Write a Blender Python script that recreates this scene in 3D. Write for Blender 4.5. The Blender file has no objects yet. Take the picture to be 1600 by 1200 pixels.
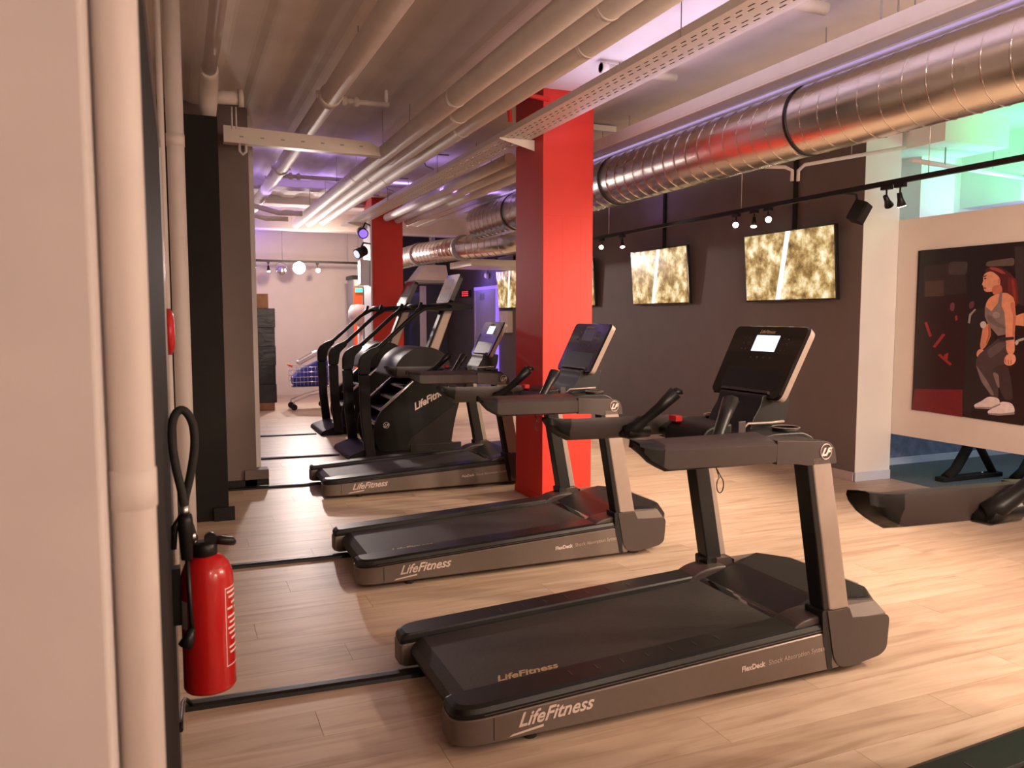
import bpy, bmesh, math, random
from mathutils import Vector, Matrix
random.seed(7)
PI = math.pi
scn = bpy.context.scene
col = scn.collection

# ------------------------------------------------------------------ camera
# room axes: X to the right, Y into the depth of the hall, Z up; camera stands at (0,0,1.5)
CAM_H = 1.5
VP1, VP2X, CX, CY = (278.0, 496.0), 3800.0, 800.0, 600.0
FPX = math.sqrt(-(VP1[0]-CX)*(VP2X-CX)-(VP1[1]-CY)**2)
_yd = Vector((VP1[0]-CX, -(VP1[1]-CY), -FPX)).normalized()
_xd = Vector((VP2X-CX, -(VP1[1]-CY), -FPX)).normalized()
_zd = _xd.cross(_yd)
ROT = Matrix((_xd, _yd, _zd))
def ray(px, py):
    return ROT @ Vector((px-CX, -(py-CY), -FPX))
def onx(px, py, X):
    r = ray(px, py); t = X/r.x
    return Vector((X, r.y*t, CAM_H+r.z*t))
def ony(px, py, Y):
    r = ray(px, py); t = Y/r.y
    return Vector((r.x*t, Y, CAM_H+r.z*t))
cam = bpy.data.cameras.new('camera'); camo = bpy.data.objects.new('camera', cam); col.objects.link(camo)
camo.matrix_world = Matrix.Translation((0, 0, CAM_H)) @ ROT.to_4x4()
cam.sensor_width = 36.0; cam.lens = FPX/1600*36.0
cam.clip_start = 0.05; cam.clip_end = 80
cam.dof.use_dof = True; cam.dof.focus_distance = 5.0; cam.dof.aperture_fstop = 6.3
scn.camera = camo

# ------------------------------------------------------------------ light and exposure
scn.view_settings.view_transform = 'Standard'; scn.view_settings.look = 'None'
scn.view_settings.exposure = 0.0; scn.view_settings.gamma = 1.0; scn.view_settings.use_curve_mapping = False
w = bpy.data.worlds.new('world'); scn.world = w; w.use_nodes = True
w.node_tree.nodes['Background'].inputs[0].default_value = (1, 0.8, 0.7, 1)
w.node_tree.nodes['Background'].inputs[1].default_value = 0.05
WARM = (1.0, 0.75, 0.55)
def add_light(name, kind, loc, energy, color, aim=None, size=0.1, size_y=None, angle=60, blend=0.6):
    l = bpy.data.lights.new(name, kind); l.energy = energy; l.color = color
    if kind == 'AREA':
        l.size = size
        if size_y: l.shape = 'RECTANGLE'; l.size_y = size_y
    else:
        l.shadow_soft_size = size
    if kind == 'SPOT':
        l.spot_size = math.radians(angle); l.spot_blend = blend
    o = bpy.data.objects.new(name, l); col.objects.link(o); o.location = loc
    if aim is not None:
        o.rotation_euler = (Vector(aim)-Vector(loc)).to_track_quat('-Z', 'Y').to_euler()
    return o
# track spots over the free floor on the right (rail that runs along the television wall)
for y, e, aim in ((0.2, 300, (2.6, 1.2, 0)), (1.5, 360, (3.4, 3.2, 0)), (2.9, 360, (3.2, 4.6, 0.2)), (4.1, 340, (3.2, 5.8, 0.6)),
                  (6.4, 240, (3.6, 6.6, 0)), (8.6, 240, (3.6, 8.6, 0)), (10.6, 230, (3.6, 10.8, 0)), (13.0, 220, (3.6, 13, 0))):
    add_light('track_spot_light', 'SPOT', (5.05, y, 2.36), e, WARM, aim, 0.06, angle=82, blend=0.8)
# unseen fill spots added behind the photographer for column, television wall and partition
PALE = (1.0, 0.78, 0.63)
for x, y, e, aim in ((3.2, -0.8, 170, (3.0, 5.5, 0.9)), (1.2, -1.2, 45, (0.6, 4.5, 0.6)), (1.3, -1.9, 420, (5.9, 6.4, 1.2)), (2.2, -1.9, 330, (6.1, 4.2, 1.3))):
    add_light('fill_spot_light', 'SPOT', (x, y, 2.55), e, PALE, aim, 0.15, angle=80, blend=0.9)
add_light('fill_light', 'POINT', (3.2, -1.6, 1.9), 150, (1.0, 0.74, 0.60), None, 0.3)  # unseen fill points, here and below, added to lift the ambient level
add_light('fill_light', 'POINT', (0.8, -0.8, 1.7), 6, (1.0, 0.76, 0.68), None, 0.25)
add_light('fill_light', 'POINT', (4.5, 1.2, 1.9), 125, (1.0, 0.74, 0.60), None, 0.3)
add_light('column_spot_light', 'SPOT', (3.3, -1.0, 2.5), 330, WARM, (2.95, 5.7, 0.35), 0.12, angle=28, blend=0.9)  # unseen spot added to brighten the lower front of the column
# light at the far end of the hall
add_light('flood_light', 'SPOT', (2.08, 15.1, 2.41), 420, (1.0, 0.84, 0.76), (1.7, 8.0, 0.0), 0.08, angle=120, blend=0.6)
add_light('far_wall_fill', 'SPOT', (2.6, 12.6, 2.75), 210, (1.0, 0.76, 0.60), (2.0, 15.9, 1.1), 0.15, angle=100, blend=0.9)  # unseen fill added to brighten the far wall
add_light('far_fill_light', 'POINT', (2.0, 13.6, 2.2), 30, (1.0, 0.8, 0.75), None, 0.15)  # unseen fill point added at the far end, no fixture
# coloured light-emitting strips that wash the ceiling
LAV = (0.46, 0.30, 1.0)
add_light('violet_wash', 'AREA', (0.75, 14.5, 2.62), 34, (0.16, 0.08, 1.0), (0.75, 14.5, 4), 0.5, 1.6)
add_light('violet_wash', 'AREA', (1.4, 10.5, 2.95), 13, LAV, (1.2, 10.5, 4), 0.1, 4.0)
add_light('lavender_wash', 'AREA', (2.50, 8.8, 2.97), 16, LAV, (2.6, 8.8, 4), 0.14, 6.0)
add_light('lavender_wash', 'AREA', (2.86, 3.0, 2.84), 20, (0.70, 0.64, 1.0), (2.86, 3.0, 4), 0.14, 5.0)
add_light('lavender_wash', 'AREA', (3.60, 4.5, 2.935), 2.2, (0.5, 0.4, 1.0), (3.60, 4.5, 4), 0.06, 9.0)  # unseen strip added on the duct to tint the trunking underside
add_light('green_wash', 'AREA', (7.0, 4.6, 2.70), 19, (0.06, 1.0, 0.36), (7.0, 4.9, 4), 0.3, 1.6)
add_light('white_wash', 'AREA', (7.1, 5.0, 2.36), 5.0, (0.60, 0.66, 1.0), (7.1, 5.9, 2.7), 1.2, 0.15)
add_light('blue_wash', 'POINT', (7.6, 4.4, 1.7), 40, (0.58, 0.66, 1.0), None, 0.2)
add_light('door_glow', 'POINT', (5.3, 14.9, 2.3), 12, (0.30, 0.20, 1.0), None, 0.1)

# ------------------------------------------------------------------ materials
def new_mat(name):
    m = bpy.data.materials.new(name); m.use_nodes = True
    return m, m.node_tree, m.node_tree.nodes['Principled BSDF']
def mat(name, color, rough=0.5, metal=0.0, noise=0.0, scale=8.0, bump=0.0, emit=None, estr=0.0, spec=0.5, coat=0.0):
    m, t, b = new_mat(name)
    b.inputs['Base Color'].default_value = (*color, 1); b.inputs['Roughness'].default_value = rough
    b.inputs['Metallic'].default_value = metal; b.inputs['Specular IOR Level'].default_value = spec
    b.inputs['Coat Weight'].default_value = coat
    if noise or bump:
        tc = t.nodes.new('ShaderNodeTexCoord'); n = t.nodes.new('ShaderNodeTexNoise')
        n.inputs['Scale'].default_value = scale; n.inputs['Detail'].default_value = 6
        t.links.new(tc.outputs['Object'], n.inputs['Vector'])
        if noise:
            r = t.nodes.new('ShaderNodeValToRGB')
            r.color_ramp.elements[0].position = 0.3; r.color_ramp.elements[1].position = 0.7
            r.color_ramp.elements[0].color = (*[c*(1-noise) for c in color], 1)
            r.color_ramp.elements[1].color = (*[min(1, c*(1+noise)) for c in color], 1)
            t.links.new(n.outputs['Fac'], r.inputs['Fac']); t.links.new(r.outputs['Color'], b.inputs['Base Color'])
        if bump:
            bp = t.nodes.new('ShaderNodeBump'); bp.inputs['Strength'].default_value = bump; bp.inputs['Distance'].default_value = 0.01
            t.links.new(n.outputs['Fac'], bp.inputs['Height']); t.links.new(bp.outputs['Normal'], b.inputs['Normal'])
    if emit:
        b.inputs['Emission Color'].default_value = (*emit, 1); b.inputs['Emission Strength'].default_value = estr
    return m
M = {}
M['plaster'] = mat('beige_plaster', (0.64, 0.585, 0.56), 0.75, noise=0.05, scale=5, bump=0.08)
M['cream_paint'] = mat('cream_paint', (0.68, 0.60, 0.53), 0.6, noise=0.03, scale=3, bump=0.05)
M['white_wall'] = mat('white_paint', (0.76, 0.73, 0.70), 0.65, noise=0.03, scale=3)
M['ceiling'] = mat('painted_concrete', (0.68, 0.61, 0.56), 0.8, noise=0.07, scale=2.5, bump=0.15)
M['taupe'] = mat('dark_taupe_paint', (0.135, 0.105, 0.093), 0.65, noise=0.06, scale=3, bump=0.04)
M['brown_panel'] = mat('brown_grey_paint', (0.16, 0.115, 0.10), 0.6, noise=0.06, scale=3)
M['black_paint'] = mat('black_paint', (0.016, 0.014, 0.013), 0.8, noise=0.1, scale=6, spec=0.2)
M['far_black'] = mat('charcoal_wall', (0.045, 0.042, 0.04), 0.6, noise=0.05, scale=4)
M['pipe'] = mat('cream_pipe_paint', (0.66, 0.59, 0.545), 0.6, noise=0.05, scale=7)
M['tray'] = mat('cream_tray_enamel', (0.70, 0.62, 0.54), 0.4, noise=0.03, scale=10)
M['red'] = mat('red_column_paint', (0.58, 0.017, 0.005), 0.55, noise=0.05, scale=2.5, bump=0.06)
M['aluminium'] = mat('aluminium', (0.78, 0.76, 0.74), 0.3, 1.0)
M['chrome'] = mat('chrome', (0.85, 0.85, 0.86), 0.12, 1.0)
M['silver'] = mat('bronze_grey_metallic', (0.165, 0.130, 0.110), 0.42, 0.5, noise=0.03, scale=30)
M['post_silver'] = mat('champagne_grey_metallic', (0.34, 0.27, 0.23), 0.45, 0.5, noise=0.03, scale=30)
M['grey_plastic'] = mat('warm_grey_plastic', (0.044, 0.031, 0.027), 0.42, noise=0.04, scale=40)
M['black_plastic'] = mat('black_plastic', (0.009, 0.008, 0.0075), 0.40, noise=0.1, scale=40, spec=0.35)
M['gloss_black'] = mat('gloss_black', (0.010, 0.009, 0.009), 0.12, coat=0.5)
M['rubber'] = mat('black_rubber', (0.016, 0.014, 0.013), 0.75, noise=0.15, scale=120, bump=0.1)
M['belt'] = mat('running_belt_rubber', (0.028, 0.024, 0.021), 0.55, noise=0.15, scale=90, bump=0.12)
M['logo'] = mat('pale_logo_print', (0.62, 0.50, 0.44), 0.5, noise=0.02)
M['cap_grey'] = mat('mid_grey_plastic', (0.13, 0.10, 0.082), 0.5, noise=0.04, scale=30)
M['logo_dim'] = mat('faint_logo_print', (0.40, 0.32, 0.27), 0.5, noise=0.02)
M['climber_black'] = mat('matt_black_shell', (0.004, 0.0037, 0.0035), 0.5, noise=0.1, scale=30, spec=0.22)
M['climber_grey'] = mat('dark_bronze_shell', (0.011, 0.0085, 0.0075), 0.5, noise=0.05, scale=30, spec=0.25)
M['logo_gold'] = mat('gold_logo_print', (0.40, 0.26, 0.13), 0.5, noise=0.02)
M['white_print'] = mat('white_print', (0.8, 0.72, 0.68), 0.6, noise=0.02)
M['ext_red'] = mat('extinguisher_red_enamel', (0.56, 0.012, 0.012), 0.25, coat=0.4, noise=0.03)
M['clip_red'] = mat('red_plastic', (0.6, 0.02, 0.02), 0.4, noise=0.02)
M['screen_on'] = mat('lit_screen', (0.5, 0.6, 0.7), 0.2, emit=(0.62, 0.82, 1.0), estr=1.5)
M['screen_off'] = mat('dim_screen', (0.05, 0.04, 0.045), 0.15, emit=(0.25, 0.2, 0.24), estr=0.12)
M['lamp'] = mat('lamp_glow', (1, 1, 1), 0.3, emit=(1.0, 0.86, 0.70), estr=14)
M['flood_lamp'] = mat('flood_lamp_glow', (1, 1, 1), 0.3, emit=(1.0, 0.92, 0.86), estr=60)
M['cardboard'] = mat('cardboard', (0.36, 0.20, 0.10), 0.8, noise=0.1, scale=12)
M['film'] = mat('black_stretch_film', (0.015, 0.016, 0.02), 0.3, noise=0.3, scale=14, bump=0.5)
M['blue_fabric'] = mat('blue_plastic_sheet', (0.03, 0.06, 0.45), 0.45, noise=0.2, scale=6, bump=0.2)
M['orange'] = mat('orange_panel', (0.85, 0.10, 0.02), 0.5, noise=0.04)
M['white_plastic'] = mat('white_plastic', (0.75, 0.74, 0.76), 0.4, noise=0.02)
M['grey_metal'] = mat('grey_enamel', (0.30, 0.29, 0.30), 0.4, noise=0.03)
M['blue_wall'] = mat('blue_grey_wallcover', (0.16, 0.19, 0.27), 0.8, noise=0.25, scale=14, bump=0.2)
M['rubber_floor'] = mat('speckled_rubber_floor', (0.10, 0.11, 0.115), 0.6, noise=0.3, scale=60)
M['skirting'] = mat('pale_skirting', (0.42, 0.35, 0.31), 0.5, noise=0.03)
M['light_skirting'] = mat('light_blue_skirting', (0.55, 0.60, 0.70), 0.5, noise=0.03)
M['door_paint'] = mat('pale_door_paint', (0.50, 0.46, 0.62), 0.5, noise=0.03)
M['led_red'] = mat('red_led', (0.4, 0.01, 0.01), 0.4, emit=(1.0, 0.04, 0.06), estr=2.0)
M['led_green'] = mat('green_sign', (0.01, 0.3, 0.1), 0.4, emit=(0.05, 0.9, 0.4), estr=2.5)
M['glow_violet'] = mat('violet_glow', (0.2, 0.1, 0.7), 0.4, emit=(0.22, 0.12, 1.0), estr=1.6)
M['bright_pane'] = mat('lit_glass', (0.7, 0.75, 0.85), 0.2, emit=(0.75, 0.85, 1.0), estr=0.9)
M['dark_glass'] = mat('dark_glass', (0.03, 0.035, 0.04), 0.08)
def wood():
    m, t, b = new_mat('light_oak_vinyl')
    geo = t.nodes.new('ShaderNodeNewGeometry'); oi = t.nodes.new('ShaderNodeObjectInfo')
    mp = t.nodes.new('ShaderNodeMapping'); mp.inputs['Scale'].default_value = (0.9, 9.0, 1.0)
    cmb = t.nodes.new('ShaderNodeCombineXYZ'); mul = t.nodes.new('ShaderNodeMath'); mul.operation = 'MULTIPLY'; mul.inputs[1].default_value = 37.0
    add = t.nodes.new('ShaderNodeVectorMath')
    t.links.new(oi.outputs['Random'], mul.inputs[0]); t.links.new(mul.outputs[0], cmb.inputs['X']); t.links.new(mul.outputs[0], cmb.inputs['Z'])
    t.links.new(geo.outputs['Position'], add.inputs[0]); t.links.new(cmb.outputs[0], add.inputs[1]); t.links.new(add.outputs[0], mp.inputs['Vector'])
    n1 = t.nodes.new('ShaderNodeTexNoise'); n1.inputs['Scale'].default_value = 1.6; n1.inputs['Detail'].default_value = 8; n1.inputs['Distortion'].default_value = 1.0
    t.links.new(mp.outputs[0], n1.inputs['Vector'])
    r = t.nodes.new('ShaderNodeValToRGB'); e = r.color_ramp.elements
    e[0].position = 0.28; e[0].color = (0.38, 0.262, 0.182, 1); e[1].position = 0.72; e[1].color = (0.58, 0.455, 0.35, 1)
    k = e.new(0.48); k.color = (0.50, 0.372, 0.272, 1)
    t.links.new(n1.outputs['Fac'], r.inputs['Fac'])
    mx = t.nodes.new('ShaderNodeMix'); mx.data_type = 'RGBA'; mx.blend_type = 'MULTIPLY'; mx.inputs[0].default_value = 1.0
    r2 = t.nodes.new('ShaderNodeValToRGB'); r2.color_ramp.elements[0].color = (0.86, 0.84, 0.82, 1); r2.color_ramp.elements[1].color = (1.0, 1.0, 1.0, 1)
    t.links.new(oi.outputs['Random'], r2.inputs['Fac'])
    t.links.new(r.outputs['Color'], mx.inputs[6]); t.links.new(r2.outputs['Color'], mx.inputs[7]); t.links.new(mx.outputs[2], b.inputs['Base Color'])
    b.inputs['Roughness'].default_value = 0.42; b.inputs['Specular IOR Level'].default_value = 0.4
    bp = t.nodes.new('ShaderNodeBump'); bp.inputs['Strength'].default_value = 0.05; bp.inputs['Distance'].default_value = 0.004
    t.links.new(n1.outputs['Fac'], bp.inputs['Height']); t.links.new(bp.outputs['Normal'], b.inputs['Normal'])
    return m
M['wood'] = wood()
M['subfloor'] = mat('dark_joint', (0.20, 0.14, 0.10), 0.8, noise=0.05)
def galvanised():
    m, t, b = new_mat('galvanised_steel')
    b.inputs['Metallic'].default_value = 1.0; b.inputs['Base Color'].default_value = (0.72, 0.68, 0.63, 1)
    tc = t.nodes.new('ShaderNodeTexCoord'); n = t.nodes.new('ShaderNodeTexNoise'); n.inputs['Scale'].default_value = 3
    mp = t.nodes.new('ShaderNodeMapping'); mp.inputs['Scale'].default_value = (1, 0.3, 1)
    t.links.new(tc.outputs['Object'], mp.inputs[0]); t.links.new(mp.outputs[0], n.inputs['Vector'])
    mr = t.nodes.new('ShaderNodeMapRange'); mr.inputs[3].default_value = 0.20; mr.inputs[4].default_value = 0.34
    t.links.new(n.outputs['Fac'], mr.inputs[0]); t.links.new(mr.outputs[0], b.inputs['Roughness'])
    return m
M['duct'] = galvanised()
def tv_picture():
    m, t, b = new_mat('television_picture')
    tc = t.nodes.new('ShaderNodeTexCoord'); n = t.nodes.new('ShaderNodeTexNoise'); n.inputs['Scale'].default_value = 7.0; n.inputs['Detail'].default_value = 8; n.inputs['Roughness'].default_value = 0.62
    t.links.new(tc.outputs['Object'], n.inputs['Vector'])
    r = t.nodes.new('ShaderNodeValToRGB'); e = r.color_ramp.elements
    e[0].position = 0.32; e[0].color = (0.07, 0.03, 0.012, 1); e[1].position = 0.68; e[1].color = (1.0, 0.90, 0.68, 1)
    k = e.new(0.45); k.color = (0.34, 0.20, 0.06, 1); k = e.new(0.55); k.color = (0.66, 0.48, 0.22, 1)
    t.links.new(n.outputs['Fac'], r.inputs['Fac'])
    # the white line that crosses the picture
    sp = t.nodes.new('ShaderNodeSeparateXYZ'); t.links.new(tc.outputs['Object'], sp.inputs[0])
    a = t.nodes.new('ShaderNodeMath'); a.operation = 'MULTIPLY_ADD'; a.inputs[1].default_value = 0.26; 
    t.links.new(sp.outputs['Z'], a.inputs[0]); t.links.new(sp.outputs['Y'], a.inputs[2])
    s = t.nodes.new('ShaderNodeMath'); s.operation = 'SUBTRACT'; s.inputs[1].default_value = 0.06; t.links.new(a.outputs[0], s.inputs[0])
    ab = t.nodes.new('ShaderNodeMath'); ab.operation = 'ABSOLUTE'; t.links.new(s.outputs[0], ab.inputs[0])
    lt = t.nodes.new('ShaderNodeMath'); lt.operation = 'LESS_THAN'; lt.inputs[1].default_value = 0.034; t.links.new(ab.outputs[0], lt.inputs[0])
    mx = t.nodes.new('ShaderNodeMix'); mx.data_type = 'RGBA'; t.links.new(lt.outputs[0], mx.inputs[0]); t.links.new(r.outputs['Color'], mx.inputs[6]); mx.inputs[7].default_value = (0.95, 0.96, 0.92, 1)
    b.inputs['Base Color'].default_value = (0.01, 0.01, 0.01, 1); b.inputs['Roughness'].default_value = 0.2
    t.links.new(mx.outputs[2], b.inputs['Emission Color']); b.inputs['Emission Strength'].default_value = 1.25
    return m
M['tv'] = tv_picture()

# ------------------------------------------------------------------ mesh helpers
class MB:
    def __init__(s): s.v = []; s.f = []; s.mi = []; s.cur = 0; s.sm = []
    def add(s, vs, fs, smooth=False):
        o = len(s.v); s.v += [tuple(v) for v in vs]
        for f in fs: s.f.append(tuple(i+o for i in f)); s.mi.append(s.cur); s.sm.append(smooth)
        return s
    def box(s, a, b):
        x0, y0, z0 = a; x1, y1, z1 = b
        return s.add([(x0,y0,z0),(x1,y0,z0),(x1,y1,z0),(x0,y1,z0),(x0,y0,z1),(x1,y0,z1),(x1,y1,z1),(x0,y1,z1)],
                     [(0,3,2,1),(4,5,6,7),(0,1,5,4),(1,2,6,5),(2,3,7,6),(3,0,4,7)])
    def prism(s, poly, axis, a, b, smooth=False):
        # poly in the two other axes: axis 'y' -> (x,z), 'z' -> (x,y), 'x' -> (y,z)
        def P(p, t):
            return {'y': (p[0], t, p[1]), 'z': (p[0], p[1], t), 'x': (t, p[0], p[1])}[axis]
        n = len(poly); vs = [P(p, a) for p in poly]+[P(p, b) for p in poly]
        fs = [tuple(range(n))[::-1], tuple(range(n, 2*n))]
        fs += [(i, (i+1) % n, (i+1) % n+n, i+n) for i in range(n)]
        return s.add(vs, fs, smooth)
    def loft(s, rings, cap=True, closed=True, smooth=True):
        n = len(rings[0]); vs = [p for r in rings for p in r]; fs = []
        for k in range(len(rings)-1):
            for i in range(n if closed else n-1):
                j = (i+1) % n
                fs.append((k*n+i, k*n+j, (k+1)*n+j, (k+1)*n+i))
        o = len(s.v); s.add(vs, fs, smooth)
        if cap:
            s.f.append(tuple(o+i for i in range(n))[::-1]); s.f.append(tuple(o+(len(rings)-1)*n+i for i in range(n)))
            s.mi += [s.cur]*2; s.sm += [False]*2
        return s
    def tube(s, pts, r, n=12, cap=True, flat=None):
        pts = [Vector(p) for p in pts]; rings = []
        rr = r if isinstance(r, (list, tuple)) else [r]*len(pts)
        up = None
        for i, p in enumerate(pts):
            t = (pts[min(i+1, len(pts)-1)]-pts[max(i-1, 0)]).normalized()
            if up is None:
                up = Vector((0, 0, 1)) if abs(t.z) < 0.9 else Vector((1, 0, 0))
            x = t.cross(up).normalized(); up = x.cross(t).normalized()
            fl = flat or 1.0
            rings.append([p+x*math.cos(2*PI*k/n)*rr[i]+up*math.sin(2*PI*k/n)*rr[i]*fl for k in range(n)])
        return s.loft(rings, cap)
    def lathe(s, prof, c, n=24, axis='z'):
        rings = []
        for r, h in prof:
            ring = []
            for k in range(n):
                a = 2*PI*k/n; u, v = math.cos(a)*r, math.sin(a)*r
                ring.append({'z': (c[0]+u, c[1]+v, c[2]+h), 'y': (c[0]+v, c[1]+h, c[2]+u), 'x': (c[0]+h, c[1]+u, c[2]+v)}[axis])
            rings.append(ring)
        return s.loft(rings)
    def build(s, name, m, parent=None, loc=None, bevel=0.0, seg=2, auto=False):
        me = bpy.data.meshes.new(name); me.from_pydata(s.v, [], s.f)
        for mm in (m if isinstance(m, list) else [m]): me.materials.append(M[mm] if isinstance(mm, str) else mm)
        for p, i, k in zip(me.polygons, s.mi, s.sm): p.material_index = i; p.use_smooth = k
        bm = bmesh.new(); bm.from_mesh(me)
        bmesh.ops.recalc_face_normals(bm, faces=bm.faces)
        if bevel:
            es = [e for e in bm.edges if len(e.link_faces) == 2 and e.calc_face_angle(0) > 0.5]
            bmesh.ops.bevel(bm, geom=es, offset=bevel, segments=seg, affect='EDGES', profile=0.5, clamp_overlap=True)
            if auto:
                for f in bm.faces: f.smooth = True
        bm.to_mesh(me); bm.free(); me.update()
        if auto: me.set_sharp_from_angle(angle=math.radians(35))
        o = bpy.data.objects.new(name, me); col.objects.link(o)
        if parent: o.parent = parent
        if loc is not None: o.location = loc
        return o
def tag(o, label, cat, group=None):
    o['label'] = label; o['category'] = cat
    if group: o['group'] = group
    return o
def struct(o, label=None):
    o['kind'] = 'structure'
    if label: o['label'] = label
    return o
def empty(name, loc, label=None, cat=None, group=None):
    o = bpy.data.objects.new(name, None); col.objects.link(o); o.location = loc; o.empty_display_size = 0.1
    if label: tag(o, label, cat, group)
    return o
def copy_tree(o, parent=None):
    c = o.copy(); col.objects.link(c); c.parent = parent
    for ch in list(o.children): copy_tree(ch, c)
    return c
def rounded(poly, r, seg=4):
    out = []; n = len(poly)
    for i in range(n):
        p = Vector(poly[i]); a = Vector(poly[i-1]); b = Vector(poly[(i+1) % n])
        ri = r[i] if isinstance(r, (list, tuple)) else r
        if ri <= 0: out.append(tuple(p)); continue
        da = (a-p); db = (b-p); ra = min(ri, da.length*0.48); rb = min(ri, db.length*0.48)
        s, e = p+da.normalized()*ra, p+db.normalized()*rb
        for k in range(seg+1):
            t = k/seg; out.append(tuple(s*(1-t)**2+p*2*t*(1-t)+e*t*t))
    return out
def text_obj(name, body, size, m, parent, mtx, shear=0.0, depth=0.0012, bold=0.0, extra=None):
    cu = bpy.data.curves.new(name, 'FONT'); cu.body = body; cu.size = size; cu.shear = shear; cu.extrude = depth; cu.offset = bold
    cu.resolution_u = 3
    to = bpy.data.objects.new(name, cu); col.objects.link(to)
    dg = bpy.context.evaluated_depsgraph_get(); me = bpy.data.meshes.new_from_object(to.evaluated_get(dg))
    bpy.data.objects.remove(to); bpy.data.curves.remove(cu)
    if extra:
        bm = bmesh.new(); bm.from_mesh(me)
        for poly in extra:
            vs = [bm.verts.new((p[0], p[1], depth)) for p in poly]; bm.faces.new(vs)
        bm.to_mesh(me); bm.free()
    me.materials.clear(); me.materials.append(M[m])
    me.transform(mtx)
    o = bpy.data.objects.new(name, me); col.objects.link(o); o.parent = parent
    return o
def mtx(origin, xa, ya):
    xa = Vector(xa).normalized(); ya = Vector(ya).normalized(); za = xa.cross(ya)
    m = Matrix((xa, ya, za)).transposed().to_4x4(); m.translation = origin
    return m

# ------------------------------------------------------------------ the room
CEIL = 3.30; XL, XR = -0.30, 5.67; XP = 6.10; YB = 15.9
fl = struct(MB().box((-1.2, -2.6, -0.08), (XP, 17.6, -0.006)).build('floor', 'subfloor'), 'light oak look plank floor of the gym')
# planks run across the hall; each plank is a piece of the floor
PW, PL = 0.20, 1.55
pm = None; planks = []
row = 0; y = 1.2
while y < YB+1.6:
    off = (row*0.618 % 1.0)*PL
    x = -1.2-off
    while x < XP:
        x0, x1 = max(x, -1.2), min(x+PL, XP)
        if x1-x0 > 0.1: planks.append((x0, x1, y))
        x += PL
    row += 1; y += PW
def seen(p):
    c = ROT.transposed() @ (Vector(((p[0]+p[1])/2, p[2]+PW/2, 0))-Vector((0, 0, CAM_H)))
    if c.z > -0.3: return False
    u, v = CX+FPX*c.x/-c.z, CY-FPX*c.y/-c.z
    return -700 < u < 2300 and v < 1500
vis = sorted([p for p in planks if seen(p)], key=lambda p: (p[0]+p[1])**2/4+p[2]**2)
near = vis[:300]; nearset = set(near)
cache = {}
for x0, x1, y in near:
    L = round(x1-x0, 3)
    if L not in cache:
        o = MB().box((0, 0.0008, -0.006), (L-0.0016, PW-0.0008, 0.0)).build('plank', 'wood', fl); cache[L] = o.data
    else:
        o = bpy.data.objects.new('plank', cache[L]); col.objects.link(o); o.parent = fl
    o.location = (x0, y, 0)
mb = MB()
for p in planks:
    if p not in nearset: mb.box((p[0], p[2]+0.0008, -0.006), (p[1]-0.0016, p[2]+PW-0.0008, 0))
rest = mb.build('planks_beyond', 'wood', fl); rest['kind'] = 'stuff'
MB().box((-1.2, -2.6, -0.006), (XP, 1.2, 0)).build('planks_underfoot', 'wood', fl)['kind'] = 'stuff'
struct(MB().box((XP, -2.6, -0.08), (10.2, 6.6, 0.0)).build('floor_rubber', 'rubber_floor'), 'speckled dark rubber floor behind the hanging partition')

# ceiling with soft ribs above the left part
prof = []
x = -1.2
while x < 2.0:
    t = (x+1.2)/0.44*2*PI
    prof.append((x, CEIL-0.030*(0.5+0.5*math.tanh(2.2*math.sin(t))))); x += 0.022
prof += [(10.2, CEIL), (10.2, CEIL+0.2), (-1.2, CEIL+0.2)]
struct(MB().prism(prof, 'y', -2.6, 17.6).build('ceiling', 'ceiling'), 'cream painted concrete ceiling with ribs')
# cross beams of the ceiling near the far end
for k, (y, d) in enumerate(((10.9, 0.10), (12.4, 0.12), (14.0, 0.32))):
    struct(MB().box((-0.3, y, CEIL-d), (5.67, y+0.35, CEIL+0.01)).build('trim_%d' % (k+1), 'ceiling', bevel=0.02), 'cream ceiling beam across the hall')
struct(MB().box((-1.2, 2.9, 0), (XL, 17.6, CEIL)).build('wall_left', 'plaster'))
struct(MB().box((-0.3, YB, 0), (3.6, YB+0.2, CEIL)).build('wall_back', 'cream_paint'), 'pale beige wall at the far end of the hall')
struct(MB().box((3.6, 17.4, 0), (5.9, 17.6, CEIL)).build('wall_recess', 'far_black'))
struct(MB().box((3.5, YB+0.2, 0), (3.6, 17.4, CEIL)).build('wall_return', 'far_black'))
wr = struct(MB().box((XR, 5.453, 0), (XR+0.2, 17.6, CEIL)).build('wall_right', 'taupe'), 'dark taupe wall that carries the televisions')
struct(MB().box((XR-0.012, 5.46, 0), (XR, 14.2, 0.085)).build('baseboard_right', 'skirting', bevel=0.003))
struct(MB().box((-1.2, -2.8, 0), (10.2, -2.6, CEIL)).build('wall_behind', 'plaster'))
struct(MB().box((-1.4, -2.6, 0), (-1.2, 2.9, CEIL)).build('wall_near_left', 'plaster'))
struct(MB().box((XR+0.004, 5.45, 0), (XP, 5.95, CEIL)).build('wall_stub', 'white_wall'), 'white wall end between television wall and hanging partition')
struct(MB().box((XR, 5.437, 0), (XP, 5.45, 0.085)).build('baseboard_stub', 'light_skirting', bevel=0.003))
struct(MB().box((XP, 5.95, 0), (10.2, 6.15, 1.6)).build('wall_blue', 'blue_wall'), 'blue grey wall seen under the hanging partition')
struct(MB().box((XP, 5.935, 0), (10.2, 5.95, 0.07)).build('baseboard_blue', 'light_skirting'))
struct(MB().box((XP, 5.95, 1.6), (10.2, 6.15, CEIL)).build('wall_upper', 'white_wall'))
struct(MB().box((10.2, -2.6, 0), (10.4, 6.15, CEIL)).build('wall_far_right', 'white_wall'))
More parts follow.
